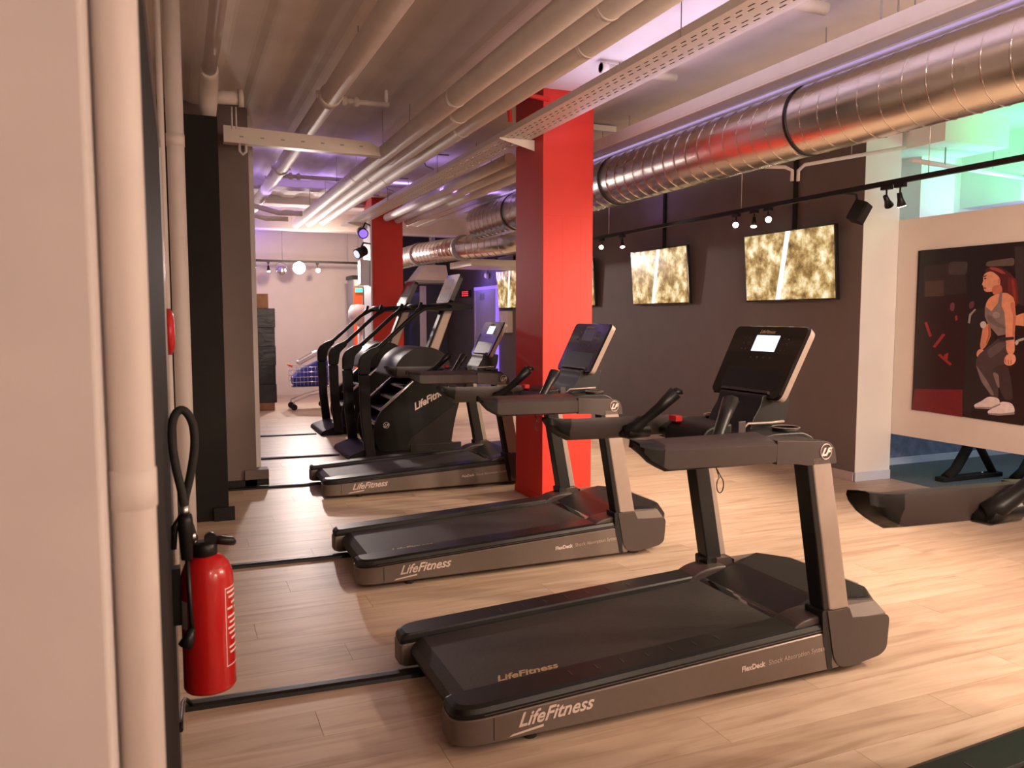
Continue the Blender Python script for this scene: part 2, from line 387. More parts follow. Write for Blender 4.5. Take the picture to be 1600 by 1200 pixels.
struct(MB().box((6.55, 5.62, 0.9), (7.0, 5.95, CEIL)).build('wall_pier_white', 'white_wall'), 'white wall pier above the hanging partition')
struct(MB().box((7.5, 5.3, 2.62), (10.2, 5.95, CEIL)).build('trim_4', 'white_wall'))
struct(MB().box((6.15, 5.05, 3.02), (6.95, 5.95, CEIL)).build('trim_5', 'white_wall'))
# hanging partition with the poster
pt = struct(MB().box((XP, -2.0, 0.42), (XP+0.12, 5.45, 2.383)).build('wall_partition', 'cream_paint', bevel=0.004), 'cream hanging partition carrying a poster')

# left side: near pillar, drain pipe, black panel, piers
struct(MB().box((-1.2, 0.92, 0), (-0.079, 1.25, CEIL)).build('wall_pillar', 'plaster', bevel=0.004, seg=2), 'pale beige plastered pillar next to a drain pipe')
dp = empty('drain_pipe', (-0.0535, 1.0, 0), 'pale beige vertical pipe with a clamp beside the plastered pillar', 'pipe')
MB().lathe([(0.0235, 0), (0.0235, CEIL)], (0, 0, 0), 24).build('pipe', 'pipe', dp)
MB().lathe([(0.0235, 1.283), (0.0252, 1.284), (0.0252, 1.327), (0.0235, 1.328)], (0, 0, 0), 24).build('clamp', 'pipe', dp)
bp_ = empty('wall_panel', (-0.05, 2.0, 0), 'tall black panel with pale metal edge behind the fire extinguisher', 'panel')
MB().box((-0.12, -0.82, 0), (0.012, 0.765, 2.025)).build('panel', 'black_paint', bp_, bevel=0.003)
MB().box((0.012, 0.75, 0), (0.017, 0.771, 2.032)).build('edge_strip', 'aluminium', bp_)
MB().box((-0.12, -0.82, 2.025), (0.017, 0.771, 2.032)).build('top_strip', 'aluminium', bp_)
vp = empty('riser_pipe', (0.016, 4.4, 0), 'wide cream vertical pipe beside the black pier', 'pipe')
MB().lathe([(0.041, 0), (0.041, CEIL)], (0, 0, 0), 20).build('pipe', 'pipe', vp)
MB().lathe([(0.044, 2.35), (0.044, 2.41)], (0, 0, 0), 20).build('collar', 'pipe', vp)
tag(MB().lathe([(0.014, 0), (0.014, CEIL)], (-0.045, 4.25, 0), 14).build('conduit_pipe', 'pipe'), 'thin cream vertical conduit behind the red alarm disc', 'pipe')
ab = empty('alarm_disc', (-0.03, 3.2, 1.447), 'round red alarm disc on the edge of the niche', 'alarm')
MB().lathe([(0.055, -0.012), (0.085, -0.008), (0.085, 0.006), (0.06, 0.016), (0.0, 0.018)], (0, 0, 0), 24, 'x').build('disc', 'clip_red', ab, bevel=0)
MB().box((-0.27, -0.02, -0.03), (-0.010, 0.02, 0.03)).build('mount', 'plaster', ab)
p1 = struct(MB().box((-0.3, 6.2, 0), (0.305, 6.55, 2.93)).build('wall_pier_black', 'black_paint', bevel=0.004), 'black boxed pier beside the niche')
MB().box((0.2, 6.17, 0), (0.345, 6.2, 0.10)).build('base_block', 'black_plastic', p1)
p2 = struct(MB().box((-0.3, 7.3, 0), (0.60, 7.55, CEIL)).build('wall_pier_brown', 'brown_panel', bevel=0.004), 'brown grey pier behind the black pier')
struct(MB().box((0.2, 7.55, 0), (0.66, 7.85, CEIL)).build('wall_pier_light', 'plaster'))
MB().box((0.3, 7.275, 0), (0.60, 7.3, 0.075)).build('base_strip', 'black_plastic', p2)
MB().box((0.5, 7.275, 0.02), (0.70, 7.42, 0.075)).build('base_block', 'black_plastic', p2)
MB().box((0.5, 7.275, 0.077), (0.70, 7.42, 0.16)).build('socket_box', 'brown_panel', p2)

# red columns
def column(x0, y0, x1, y1, label):
    c = empty('red_column', ((x0+x1)/2, (y0+y1)/2, 0), label, 'column', 'red columns')
    hx, hy = (x1-x0)/2, (y1-y0)/2
    MB().box((-hx, -hy, 0), (hx, hy, CEIL)).build('shaft', 'red', c, bevel=0.006)
    MB().box((-hx+0.03, -hy-0.003, 2.30), (hx-0.02, -hy, 2.306)).build('joint_strip', 'red', c)
    for k in (-0.05, 0.11):
        MB().box((k, -hy-0.0006, 0.06), (k+0.002, -hy, 2.30)).build('board_joint', 'red', c)
    MB().box((-hx-0.006, -hy-0.006, 0), (hx+0.006, hy+0.006, 0.06)).build('base_skirt', 'red', c)
    return c
column(2.67, 5.77, 3.115, 6.32, 'large red square column beside the treadmills')
c2 = column(2.70, 11.88, 3.17, 12.4, 'red square column behind the stair climbers')
MB().box((-0.262, -0.26, 1.0), (-0.237, 0.22, 3.0)).build('side_panel', 'white_plastic', c2)['label'] = 'white panel standing in for the lit column side'  # added panel in place of the pale lit face of the column

# floor cable strips
def strip(p, q, label):
    a, b = Vector((*p, 0)), Vector((*q, 0)); d = (b-a).normalized(); n = Vector((-d.y, d.x, 0))
    prof_ = [(-0.040, 0.0), (-0.034, 0.014), (-0.016, 0.019), (0.016, 0.019), (0.034, 0.014), (0.040, 0.0)]
    rings = [[tuple(pt_+n*u+Vector((0, 0, v))) for u, v in prof_] for pt_ in (a, b)]
    tag(MB().loft(rings, smooth=False).build('cable_cover', 'black_plastic'), label, 'cable cover', 'floor cable covers')
strip((-0.02, 3.22), (0.98, 3.16), 'black floor cable cover running to the front treadmill near the extinguisher')
strip((0.0, 4.99), (1.0, 4.95), 'black floor cable cover running to the second treadmill')
strip((0.36, 7.27), (1.16, 7.22), 'black floor cable cover starting at the brown pier')
strip((0.70, 8.76), (1.58, 8.70), 'black floor cable cover running to the nearer stair climber')
strip((0.75, 10.45), (1.60, 10.40), 'black floor cable cover running to the farther stair climber')

tag(MB().tube([(0.0, 3.20, 0.02), (-0.012, 3.17, 0.05), (-0.02, 3.10, 0.09), (-0.03, 2.98, 0.13), (-0.034, 2.80, 0.16), (-0.034, 2.70, 0.17)], 0.008, 8).build('power_lead', 'black_plastic'), 'thin black power lead curling up from the floor cable cover below the extinguisher', 'cable')
# ------------------------------------------------------------------ treadmill
def zs(x): return 0.120+0.045*x            # top of the metallic side panel
def make_treadmill():
    t = empty('treadmill', (0, 0, 0))
    W = 0.88
    def plan(ins, x1, y0=0.0, y1=0.155):
        return rounded([(x1, y0+ins), (0+ins, y0+ins), (0+ins, y1-ins*0.3), (x1, y1-ins*0.3)], [0, 0.13-ins, 0.02, 0], 12)
    for side in (0, 1):
        def F(p): return (p[0], p[1] if not side else W-p[1])
        # metallic side panel
        mb = MB(); pl = [F(p) for p in plan(0, 1.70)]
        mb.loft([[(x, y, 0.055) for x, y in [F(p) for p in plan(0.02, 1.70)]], [(x, y, 0.036) for x, y in [F(p) for p in plan(0.012, 1.70)]][:0] or [(x, y, 0.062) for x, y in pl], [(x, y, zs(x)-0.004) for x, y in pl], [(x, y, zs(x)) for x, y in [F(p) for p in plan(0.004, 1.70)]]], smooth=False)
        for i, v in enumerate(mb.v):
            if v[2] < 0.058: mb.v[i] = (v[0], v[1], 0.022)
            elif v[2] < 0.064: mb.v[i] = (v[0], v[1], 0.034)
        mb.sm = [True]*len(mb.sm); sp_ = mb.build('side_panel', 'silver', t); sp_.data.set_sharp_from_angle(angle=math.radians(30)); sp_['label'] = 'bronze grey metallic side panel'
        MB().box((0.142, F((0, -0.0008))[1]-0.0004, 0.041), (0.1445, F((0, -0.0008))[1]+0.0004, zs(0.14)-0.004)).build('panel_joint', 'black_plastic', sp_)
        # black foot rail on top
        mb = MB(); lv = ((0.006, 0.001), (0.004, 0.018), (0.012, 0.034), (0.03, 0.042))
        mb.loft([[(x, y, zs(x)+h) for x, y in [F(p) for p in plan(i, 1.66)]] for i, h in lv], smooth=False)
        rl = mb.build('foot_rail', 'black_plastic', t, bevel=0.003)
        mb = MB().box((0.11, F((0, 0.004))[1]-0.004, 0), (1.64, F((0, 0.004))[1]+0.004, 0.001))
        mb.v = [(x, y, z+zs(x)+0.010) for x, y, z in mb.v]; mb.build('edge_trim', 'silver', rl)
        for k in range(7):
            x = 0.48+k*0.11; yy = sorted((F((0, 0.075))[1], F((0, 0.11))[1]))
            mb = MB().box((x, yy[0], 0), (x+0.006, yy[1], 0.0015)); mb.v = [(a, b, c+zs(a)+0.042) for a, b, c in mb.v]
            mb.build('grip_mark', 'grey_plastic', rl)
        # foot at the back
        MB().lathe([(0.022, 0.0), (0.026, 0.004), (0.024, 0.032)], (0.30, F((0, 0.05))[1], 0), 14).build('levelling_foot', 'rubber', t)
        MB().lathe([(0.022, 0.0), (0.026, 0.004), (0.024, 0.06)], (1.80, F((0, 0.08))[1], 0), 14).build('levelling_foot', 'rubber', t)
        # front foot cover
        pr = rounded([(1.625, 0.285), (1.745, 0.285), (1.765, 0.238), (1.955, 0.228), (1.975, 0.210), (1.965, 0.075), (1.93, 0.05), (1.77, 0.028), (1.70, 0.034), (1.665, 0.08), (1.65, 0.16)], [0.004, 0.004, 0.004, 0.012, 0.02, 0.02, 0.02, 0.03, 0.03, 0.06, 0.06], 4)
        ys = sorted((F((0, -0.006))[1], F((0, 0.10))[1]))
        fc = MB().prism(pr, 'y', ys[0], ys[1]).build('foot_cover', 'grey_plastic', t, bevel=0.006)
        pb = rounded([(1.60, 0.29), (1.66, 0.29), (1.66, 0.05), (1.67, 0.03), (1.64, 0.03), (1.63, 0.08), (1.61, 0.16)], 0.01, 3)
        ys = sorted((F((0, -0.002))[1], F((0, 0.10))[1]))
        MB().prism(pb, 'y', ys[0], ys[1]).build('cover_seal', 'black_plastic', fc)
        MB().prism([(F((0, -0.004))[1], 0.234), (F((0, 0.055))[1], 0.268), (F((0, 0.10))[1], 0.268), (F((0, 0.10))[1], 0.20), (F((0, -0.004))[1], 0.20)], 'x', 1.768, 1.95).build('cover_cap', 'cap_grey', fc)
        # knee fairing behind the post
        pf = rounded([(1.43, 0.19), (1.50, 0.245), (1.60, 0.262), (1.68, 0.26), (1.68, 0.17), (1.43, 0.17)], [0, 0.05, 0.04, 0, 0, 0], 4)
        MB().prism(pf, 'y', *sorted((F((0, 0.02))[1], F((0, 0.155))[1]))).build('fairing', 'grey_plastic', t, bevel=0.012, seg=3)
        # upright
        yo = sorted((F((0, 0.0))[1], F((0, 0.06))[1])); yi = sorted((F((0, 0.004))[1], F((0, 0.085))[1]))
        up = MB().prism([(1.640, 0.283), (1.748, 0.283), (1.618, 0.94), (1.520, 0.94)], 'y', *yo).build('upright', 'post_silver', t, bevel=0.008, seg=3)
        up['label'] = 'champagne grey upright'
        MB().prism([(1.612, 0.283), (1.70, 0.283), (1.575, 0.95), (1.492, 0.95)], 'y', *yi).build('upright_core', 'black_plastic', up, bevel=0.006)
        # handrail arm
        def arm_ring(x, z0, z1, w0, w1, zin):
            pts = [(w0, z0+0.012), (w0-0.004, z1-0.018), (w0+0.012, z1-0.004), (w1*0.55, z1+zin*0.5), (w1, z1+zin), (w1+0.004, z1-0.03), (w1-0.012, z0+0.02), (w0+0.03, z0)]
            return [(x, F((0, a))[1], b) for a, b in pts]
        ar = [arm_ring(0.80, 0.945, 1.030, 0.004, 0.10, 0.008), arm_ring(0.84, 0.926, 1.026, 0.0, 0.11, 0.012), arm_ring(1.10, 0.922, 1.022, 0.0, 0.12, 0.014), arm_ring(1.34, 0.920, 1.016, 0.0, 0.13, 0.02)]
        mb = MB(); mb.loft(ar, smooth=True); am = mb.build('arm', 'grey_plastic', t); am.data.set_sharp_from_angle(angle=math.radians(30))
        tip = [[(x, y, z) for x, y, z in arm_ring(0.722, 1.028, 1.046, 0.014, 0.088, 0.0)], arm_ring(0.735, 0.995, 1.042, 0.006, 0.098, 0.004), arm_ring(0.765, 0.965, 1.036, 0.004, 0.10, 0.006), arm_ring(0.80, 0.945, 1.030, 0.003, 0.101, 0.008), arm_ring(0.838, 0.927, 1.0265, 0.001, 0.109, 0.0125)]
        mb = MB(); mb.loft(tip, smooth=True); mb.build('arm_tip', 'black_plastic', am).data.set_sharp_from_angle(angle=math.radians(40))
        # arm head with the emblem
        ph = rounded([(1.343, 1.016), (1.60, 1.000), (1.640, 0.975), (1.652, 0.905), (1.50, 0.905), (1.44, 0.916), (1.343, 0.920)], [0, 0.02, 0.03, 0.006, 0.01, 0.04, 0], 4)
        hd = MB().prism(ph, 'y', *sorted((F((0, 0.0))[1], F((0, 0.135))[1]))).build('arm_head', 'grey_plastic', t, bevel=0.008, seg=3)
        ye = F((0, -0.0015))[1]; sy = -1 if not side else 1
        MB().loft([[(1.592+r*math.sin(a)*0.92, ye+sy*h, 0.958+r*math.cos(a)) for a in [2*PI*k/28 for k in range(28)]] for r, h in ((0.033, 0.0015), (0.033, -0.0012), (0.029, -0.0012), (0.029, 0.0015))]+[], cap=False).build('emblem_ring', 'logo', hd)
        if not side:
            text_obj('emblem_letters', 'LF', 0.042, 'logo', hd, mtx((1.568, -0.0008, 0.942), (1, 0, 0), (0, 0, 1)), shear=0.5, bold=0.002)
        else:
            text_obj('emblem_letters', 'LF', 0.042, 'logo', hd, mtx((1.614, W+0.0008, 0.942), (-1, 0, 0), (0, 0, 1)), shear=0.5, bold=0.002)
        # inner hand grip rising from the arm
        y0, y1, y2 = F((0, 0.12))[1], F((0, 0.17))[1], F((0, 0.24))[1]
        gp = MB().tube([(1.10, y0, 0.965), (1.15, y0+(y1-y0)*0.4, 0.985), (1.19, y1, 1.03), (1.24, y1+(y2-y1)*0.5, 1.085), (1.30, y2, 1.155)], [0.030, 0.030, 0.023, 0.026, 0.034], 14).build('hand_grip', 'black_plastic', t)
        MB().lathe([(0.033, -0.01), (0.028, 0.010), (0.0, 0.020)], (1.303, y2, 1.157), 12).build('grip_cap', 'black_plastic', gp)
        MB().tube([(1.085, F((0, 0.10))[1], 0.955), (1.12, F((0, 0.125))[1], 0.962), (1.22, F((0, 0.13))[1], 0.965)], [0.018, 0.034, 0.034], 14).build('grip_socket', 'black_plastic', gp)
        # cup holder
        yc = F((0, 0.20))[1]
        ch = MB().lathe([(0.030, 1.0), (0.046, 1.024), (0.056, 1.034), (0.056, 1.026), (0.050, 0.96)], (1.56, yc, 0), 22).build('cup_holder', 'black_plastic', t)
        MB().loft([[(1.56+r*math.cos(a), yc+r*math.sin(a), 1.034+h) for a in [2*PI*k/24 for k in range(24)]] for r, h in ((0.052, 0), (0.056, 0.003), (0.060, 0))], cap=False).build('rim', 'post_silver', ch)
    # belt
    def zb(x): return 0.120+0.045*x+0.018
    rings = []
    for (x, z) in [(0.10, 0.045), (0.055, 0.06), (0.045, 0.09), (0.06, 0.118), (0.10, zb(0.10)), (0.6, zb(0.6)), (1.2, zb(1.2)), (1.56, zb(1.56)), (1.56, 0.05)]:
        rings.append([(x, 0.158, z), (x, W-0.158, z)])
    mb = MB(); n = len(rings)
    mb.add([p for r in rings for p in r], [(2*i, 2*i+1, 2*i+3, 2*i+2) for i in range(n-1)]+[tuple(2*i for i in range(n)), tuple(2*i+1 for i in range(n))[::-1], (2*n-2, 2*n-1, 1, 0)])
    bl = mb.build('running_belt', 'belt', t, bevel=0)
    for ys in ((0.1555, 0.1625), (W-0.1625, W-0.1555)):
        mb = MB().box((0.12, ys[0], 0), (1.5, ys[1], 0.002)); mb.v = [(a, b, c+zb(a)) for a, b, c in mb.v]; mb.build('belt_edge_line', 'gloss_black', bl)
    MB().box((0.10, 0.16, 0.05), (1.6, W-0.16, 0.10)).build('deck_frame', 'black_plastic', t)
    # motor hood
    mb = MB()
    hood = lambda ins, z, xb, xf: [(xb, 0.16+ins, z), (xb+0.10, 0.10+ins, z), (xf-0.10, 0.05+ins, z), (xf, 0.18+ins, z), (xf, W-0.18-ins, z), (xf-0.10, W-0.05-ins, z), (xb+0.10, W-0.10-ins, z), (xb, W-0.16-ins, z)]
    mb.loft([hood(0, 0.05, 1.56, 2.08), hood(0, 0.20, 1.50, 2.09), hood(0.004, 0.222, 1.56, 2.075), hood(0.02, 0.272, 1.70, 2.045), hood(0.035, 0.280, 1.73, 2.02)], smooth=False)
    mh = mb.build('motor_hood', 'black_plastic', t, bevel=0.008, seg=2)
    MB().box((2.028, 0.24, 0.268), (2.048, W-0.24, 0.2745)).build('hood_strip', 'post_silver', mh)
    pr = rounded([(1.47, 0.192), (1.545, 0.218), (1.60, 0.224), (1.66, 0.252), (1.66, 0.18), (1.47, 0.18)], [0.0, 0.02, 0.02, 0, 0, 0], 3)
    MB().prism(pr, 'y', 0.16, W-0.16).build('hood_lip', 'gloss_black', mh)
    # dash between the arms
    pd = rounded([(1.30, 0.935), (1.28, 0.975), (1.33, 1.005), (1.46, 1.02), (1.60, 1.018), (1.66, 0.99), (1.665, 0.93), (1.60, 0.905), (1.40, 0.905)], 0.02, 3)
    ds = MB().prism(pd, 'y', 0.134, W-0.134).build('dash', 'black_plastic', t, bevel=0.01)
    MB().prism(rounded([(1.20, 0.94), (1.20, 1.00), (1.24, 1.04), (1.36, 1.05), (1.36, 0.94)], [0.02, 0.03, 0.03, 0, 0], 4), 'y', 0.30, W-0.30).build('sensor_bar', 'black_plastic', ds, bevel=0.012, seg=3)
    MB().box((1.215, 0.51, 1.035), (1.25, 0.57, 1.062)).build('stop_clip', 'clip_red', ds, bevel=0.004)['label'] = 'red stop clip'
    MB().tube([(1.07+0.0, 0.03, 0.93)]+[(1.07+0.016*math.sin(a), -0.003+0.0*a, 0.862-0.03*math.cos(a)) for a in [PI*0.9-1.8*PI*k/14 for k in range(15)]]+[(1.072, 0.03, 0.93)], 0.0022, 6).build('safety_cord', 'black_plastic', ds)
    # console
    ang = math.atan2(0.150, 0.295); nx, nz = -math.cos(ang), math.sin(ang)     # face normal (towards the runner, upwards)
    ux, uz = math.sin(ang), math.cos(ang)
    def C(y, h, d): return (1.53+ux*h-nx*0+nx*d, y, 1.155+uz*h+nz*d)          # y across, h up the face, d out of the face
    out = rounded([(0.212, -0.008), (0.690, -0.008), (0.700, 0.345), (0.202, 0.345)], [0.035]*4, 5)
    def inset(k): 
        return [(0.451+(a-0.451)*(1-k), 0.168+(b-0.168)*(1-k)) for a, b in out]
    mb = MB(); mb.loft([[C(a, b, -0.055) for a, b in inset(0.12)], [C(a, b, -0.045) for a, b in inset(0.03)], [C(a, b, -0.008) for a, b in out], [C(a, b, 0.0) for a, b in inset(0.03)]], smooth=False)
    cs = mb.build('console', 'gloss_black', t)
    mb = MB(); mb.loft([[C(a, b, -0.044) for a, b in inset(0.026)], [C(a, b, -0.010) for a, b in inset(-0.006)]], cap=False, smooth=False); mb.build('console_rim', 'post_silver', cs)
    def face(name, y0, y1, h0, h1, m, d=0.0008, par=cs):
        a = [C(y0, h0, d), C(y1, h0, d), C(y1, h1, d), C(y0, h1, d)]; b = [C(y0, h0, -0.001), C(y1, h0, -0.001), C(y1, h1, -0.001), C(y0, h1, -0.001)]
        mb = MB(); mb.loft([b, a], smooth=False); return mb.build(name, m, par)
    face('screen', 0.365, 0.52, 0.215, 0.295, 'screen_on')['label'] = 'small lit screen'
    face('keypad_panel', 0.25, 0.63, 0.03, 0.13, 'black_plastic')
    face('reading_ledge', 0.28, 0.60, 0.012, 0.024, 'grey_plastic', 0.014)
    for k in range(4): face('key', 0.37+k*0.042, 0.38+k*0.042, 0.180, 0.188, 'grey_plastic', 0.0015)
    for yk in (0.30, 0.325, 0.56, 0.585):
        for hk in (0.22, 0.25, 0.275): face('key', yk, yk+0.008, hk, hk+0.007, 'grey_plastic', 0.0015)
    text_obj('console_lettering', 'LifeFitness', 0.024, 'logo_gold', cs, mtx(C(0.51, 0.305, 0.0004), (0, -1, 0), (ux, 0, uz)), shear=0.35, bold=0.0005, depth=0.0006)
    # console stand
    mb = MB(); mb.prism(rounded([(1.44, 1.0), (1.46, 1.06), (1.50, 1.12), (1.51, 1.165), (1.66, 1.16), (1.65, 1.08), (1.62, 1.0)], 0.015, 3), 'y', 0.29, 0.59)
    mb.build('console_stand', 'black_plastic', t, bevel=0.01)
    MB().box((1.335, 0.228, 1.012), (1.372, 0.232, 1.065)).build('stand_plate', 'grey_plastic', t, bevel=0.003)
    MB().tube([(1.40, 0.28, 1.025), (1.43, 0.285, 1.045), (1.52, 0.24, 1.05), (1.60, 0.26, 1.05)], 0.006, 8).build('stand_wire_rail', 'post_silver', t)
    # lettering
    sw = [(-0.035, -0.028), (0.10, -0.02), (0.10, -0.011), (-0.02, -0.020)]
    text_obj('side_lettering', 'LifeFitness', 0.070, 'logo', t, mtx((0.232, -0.0004, 0.070), (1, 0, 0.045), (0, 0, 1)), shear=0.38, bold=0.0012, extra=[sw])
    text_obj('deck_lettering', 'FlexDeck', 0.030, 'logo', t, mtx((1.195, -0.0004, 0.100), (1, 0, 0.045), (0, 0, 1)), bold=0.0008)
    text_obj('deck_lettering', 'Shock Absorption System', 0.029, 'logo_dim', t, mtx((1.328, -0.0006, 0.106), (1, 0, 0.045), (0, 0, 1)))
    text_obj('belt_lettering', 'LifeFitness', 0.060, 'logo_gold', t, mtx((0.235, 0.200, zb(0.22)+0.0006), (1, 0, 0.045), (0, 1, 0)), shear=0.38, bold=0.0015, depth=0.0004)
    return t
tm = make_treadmill()
spots = [((0.82, 2.47), 'bronze grey treadmill with brightly lit screen in front of the second treadmill', None),
         ((0.864, 4.255), 'bronze grey treadmill with unlit console standing just before the large red column', 'off'),
         ((1.06, 6.55), 'bronze grey treadmill between the large red column and the stair climbers', None),
         ((0.92, 0.735), 'treadmill at the edge of the view with only its left arm and belt corner showing', None)]
for i, ((x, y), lab, scr) in enumerate(spots):
    o = tm if i == 0 else copy_tree(tm)
    o.location = (x, y, 0); tag(o, lab, 'treadmill', 'row of treadmills')
    if scr:
        for ch in o.children:
            for g_ in ch.children:
                if g_.name.startswith('screen'):
                    g_.material_slots[0].link = 'OBJECT'; g_.material_slots[0].material = M['screen_off']

# ------------------------------------------------------------------ stair climbers
def make_climber():
    t = empty('stair_climber', (0, 0, 0)); W = 0.87
    def F(y, s): return y if not s else W-y
    for s in (0, 1):
        body = rounded([(0.22, 0.06), (0.16, 0.18), (0.16, 0.36), (0.23, 0.50), (0.66, 0.86), (0.82, 0.90), (1.13, 0.62), (1.06, 0.36), (1.02, 0.12), (1.02, 0.06)], [0.06, 0.08, 0.08, 0.06, 0.03, 0.06, 0.05, 0.1, 0.02, 0], 5)
        ys = sorted((F(0.0, s), F(0.055, s)))
        sp = MB().prism(body, 'y', *ys).build('side_panel', 'climber_black', t, bevel=0.012, seg=2)
        yo = F(-0.002, s)
        low = [(0.55, 0.20), (1.10, 0.58), (1.05, 0.36), (1.01, 0.13), (0.50, 0.10)]
        MB().prism(low, 'y', *sorted((F(-0.004, s), F(0.01, s)))).build('lower_panel', 'climber_grey', sp, bevel=0.003)
        a = Vector((0.245, F(0.012, s), 0.525)); b = Vector((0.66, F(0.012, s), 0.875))
        MB().tube([a, b], 0.016, 8).build('edge_trim', 'aluminium', sp)
        MB().loft([[(0.29+r*math.cos(k*PI/12), yo+(-h if not s else h), 0.355+r*math.sin(k*PI/12)) for k in range(24)] for r, h in ((0.034, 0.0), (0.034, 0.002), (0.028, 0.002), (0.028, 0.0))], cap=False).build('emblem_ring', 'logo', sp)
        if not s:
            text_obj('emblem_letters', 'LF', 0.045, 'logo', sp, mtx((0.265, -0.0015, 0.338), (1, 0, 0), (0, 0, 1)), shear=0.5, bold=0.002)
            text_obj('side_lettering', 'LifeFitness', 0.105, 'logo', sp, mtx((0.605, -0.0015, 0.50), (1, 0, 0.50), (-0.4, 0, 1)), shear=0.35, bold=0.003)
        # rear post and hand rail
        post = [(0.075, 0.05), (0.16, 0.05), (0.115, 0.45), (0.10, 0.72), (0.145, 1.02), (-0.01, 1.02), (0.005, 0.45), (0.02, 0.22)]
        MB().prism([(0.06, 0.03), (0.17, 0.03), (0.125, 0.45), (0.118, 0.90), (0.0, 0.90), (0.015, 0.45)], 'y', *sorted((F(-0.035, s), F(0.02, s)))).build('rear_post', 'climber_grey', t, bevel=0.012)
        kn = rounded([(0.0, 0.90), (0.118, 0.90), (0.145, 1.06), (0.24, 1.15), (0.22, 1.20), (0.12, 1.17), (0.03, 1.11), (0.0, 1.04)], 0.03, 4)
        MB().prism(kn, 'y', *sorted((F(-0.033, s), F(0.018, s)))).build('rail_elbow', 'climber_black', t, bevel=0.01)
        MB().tube([(0.16, F(-0.008, s), 1.145), (0.23, F(-0.008, s), 1.19), (0.60, F(0.0, s), 1.52), (0.74, F(0.03, s), 1.60), (0.95, F(0.08, s), 1.62), (1.06, F(0.12, s), 1.62)], 0.024, 10).build('hand_rail', 'climber_black', t)
        MB().tube([(0.60, F(0.0, s), 1.52), (0.68, F(0.03, s), 1.60), (0.70, F(0.04, s), 1.66)], 0.018, 8).build('rail_grip', 'climber_black', t)
    MB().box((0.08, 0.02, 0.0), (1.12, W-0.02, 0.10)).build('base', 'climber_black', t, bevel=0.015)
    MB().prism(rounded([(-0.12, 0.0), (-0.10, 0.05), (0.10, 0.12), (0.16, 0.12), (0.16, 0.0)], 0.02, 3), 'y', 0.0, W).build('entry_step', 'climber_black', t, bevel=0.008)
    MB().box((0.55, -0.012, 0.02), (1.13, 0.02, 0.13)).build('base_rail', 'climber_grey', t, bevel=0.006)
    for k in range(5):
        x, z = 0.20+k*0.115, 0.34+k*0.125
        st = MB().box((x, 0.058, z), (x+0.20, W-0.058, z+0.03)).build('tread', 'rubber', t, bevel=0.004)
        MB().box((x-0.006, 0.062, z+0.004), (x, W-0.062, z+0.026)).build('tread_nose', 'aluminium', st)
    sh = rounded([(0.36, 0.86), (0.46, 1.06), (0.62, 1.17), (0.84, 1.18), (1.00, 1.08), (1.12, 0.66), (0.98, 0.14), (0.70, 0.14), (0.74, 0.84)], [0.03, 0.08, 0.08, 0.08, 0.1, 0.06, 0, 0, 0.05], 5)
    MB().prism(sh, 'y', 0.056, W-0.056).build('motor_shroud', 'climber_grey', t, bevel=0.02, seg=3)
    up = MB().prism([(0.87, 1.10), (0.99, 1.10), (1.18, 1.60), (1.075, 1.60)], 'y', 0.375, 0.495).build('upright', 'post_silver', t, bevel=0.012)
    MB().prism([(0.85, 1.10), (0.875, 1.10), (1.08, 1.60), (1.055, 1.60)], 'y', 0.385, 0.485).build('upright_core', 'climber_black', up)
    MB().prism(rounded([(0.86, 1.58), (0.90, 1.64), (1.10, 1.67), (1.30, 1.64), (1.32, 1.60), (1.10, 1.57)], 0.02, 3), 'y', 0.10, W-0.10).build('handle_tray', 'climber_black', t, bevel=0.012)
    MB().tube([(1.0, 0.12, 1.63), (0.78, 0.16, 1.62), (0.72, 0.25, 1.63), (0.70, W/2, 1.635), (0.72, W-0.25, 1.63), (0.78, W-0.16, 1.62), (1.0, W-0.12, 1.63)], 0.021, 10).build('front_handle', 'climber_black', t)
    A = math.atan2(0.14, 0.32); 
    def C(y, h, d): return (1.06+math.sin(A)*h-math.cos(A)*d, y, 1.665+math.cos(A)*h+math.sin(A)*d)
    out = rounded([(0.20, 0.0), (0.67, 0.0), (0.68, 0.35), (0.19, 0.35)], 0.04, 4)
    cs = MB().loft([[C(a, b, -0.05) for a, b in out], [C(a, b, 0) for a, b in out]], smooth=False).build('console', 'gloss_black', t)
    q = [(0.34, 0.17), (0.53, 0.17), (0.53, 0.29), (0.34, 0.29)]
    MB().loft([[C(a, b, -0.001) for a, b in q], [C(a, b, 0.001) for a, b in q]], smooth=False).build('screen', 'screen_on', cs)
    q = [(0.25, 0.02), (0.62, 0.02), (0.62, 0.12), (0.25, 0.12)]
    MB().loft([[C(a, b, -0.001) for a, b in q], [C(a, b, 0.001) for a, b in q]], smooth=False).build('keypad_panel', 'climber_grey', cs)
    return t
cl = make_climber()
for i, (x, y, lab) in enumerate(((1.72, 8.30, 'black stair climber right behind the third treadmill'), (1.74, 10.2, 'black stair climber nearest the far red column'))):
    o = cl if i == 0 else copy_tree(cl)
    o.location = (x, y, 0); tag(o, lab, 'stair climber', 'stair climbers')
    if i == 0:
        for ch in o.children:
            for g_ in ch.children:
                if g_.name.startswith('screen'): g_.material_slots[0].link = 'OBJECT'; g_.material_slots[0].material = M['screen_off']

# ------------------------------------------------------------------ fire extinguisher on the black panel
fe = empty('fire_extinguisher', (0.052, 2.35, 0.452), 'red fire extinguisher with black hose hanging on the black panel', 'fire extinguisher')
R_ = 0.070
cyl = MB().lathe([(0.0, 0.006), (0.052, 0.0), (0.066, 0.006), (R_, 0.02), (R_, 0.315), (0.067, 0.34), (0.058, 0.363), (0.042, 0.381), (0.026, 0.389), (0.02, 0.392)], (0, 0, 0), 40).build('cylinder', 'ext_red', fe)
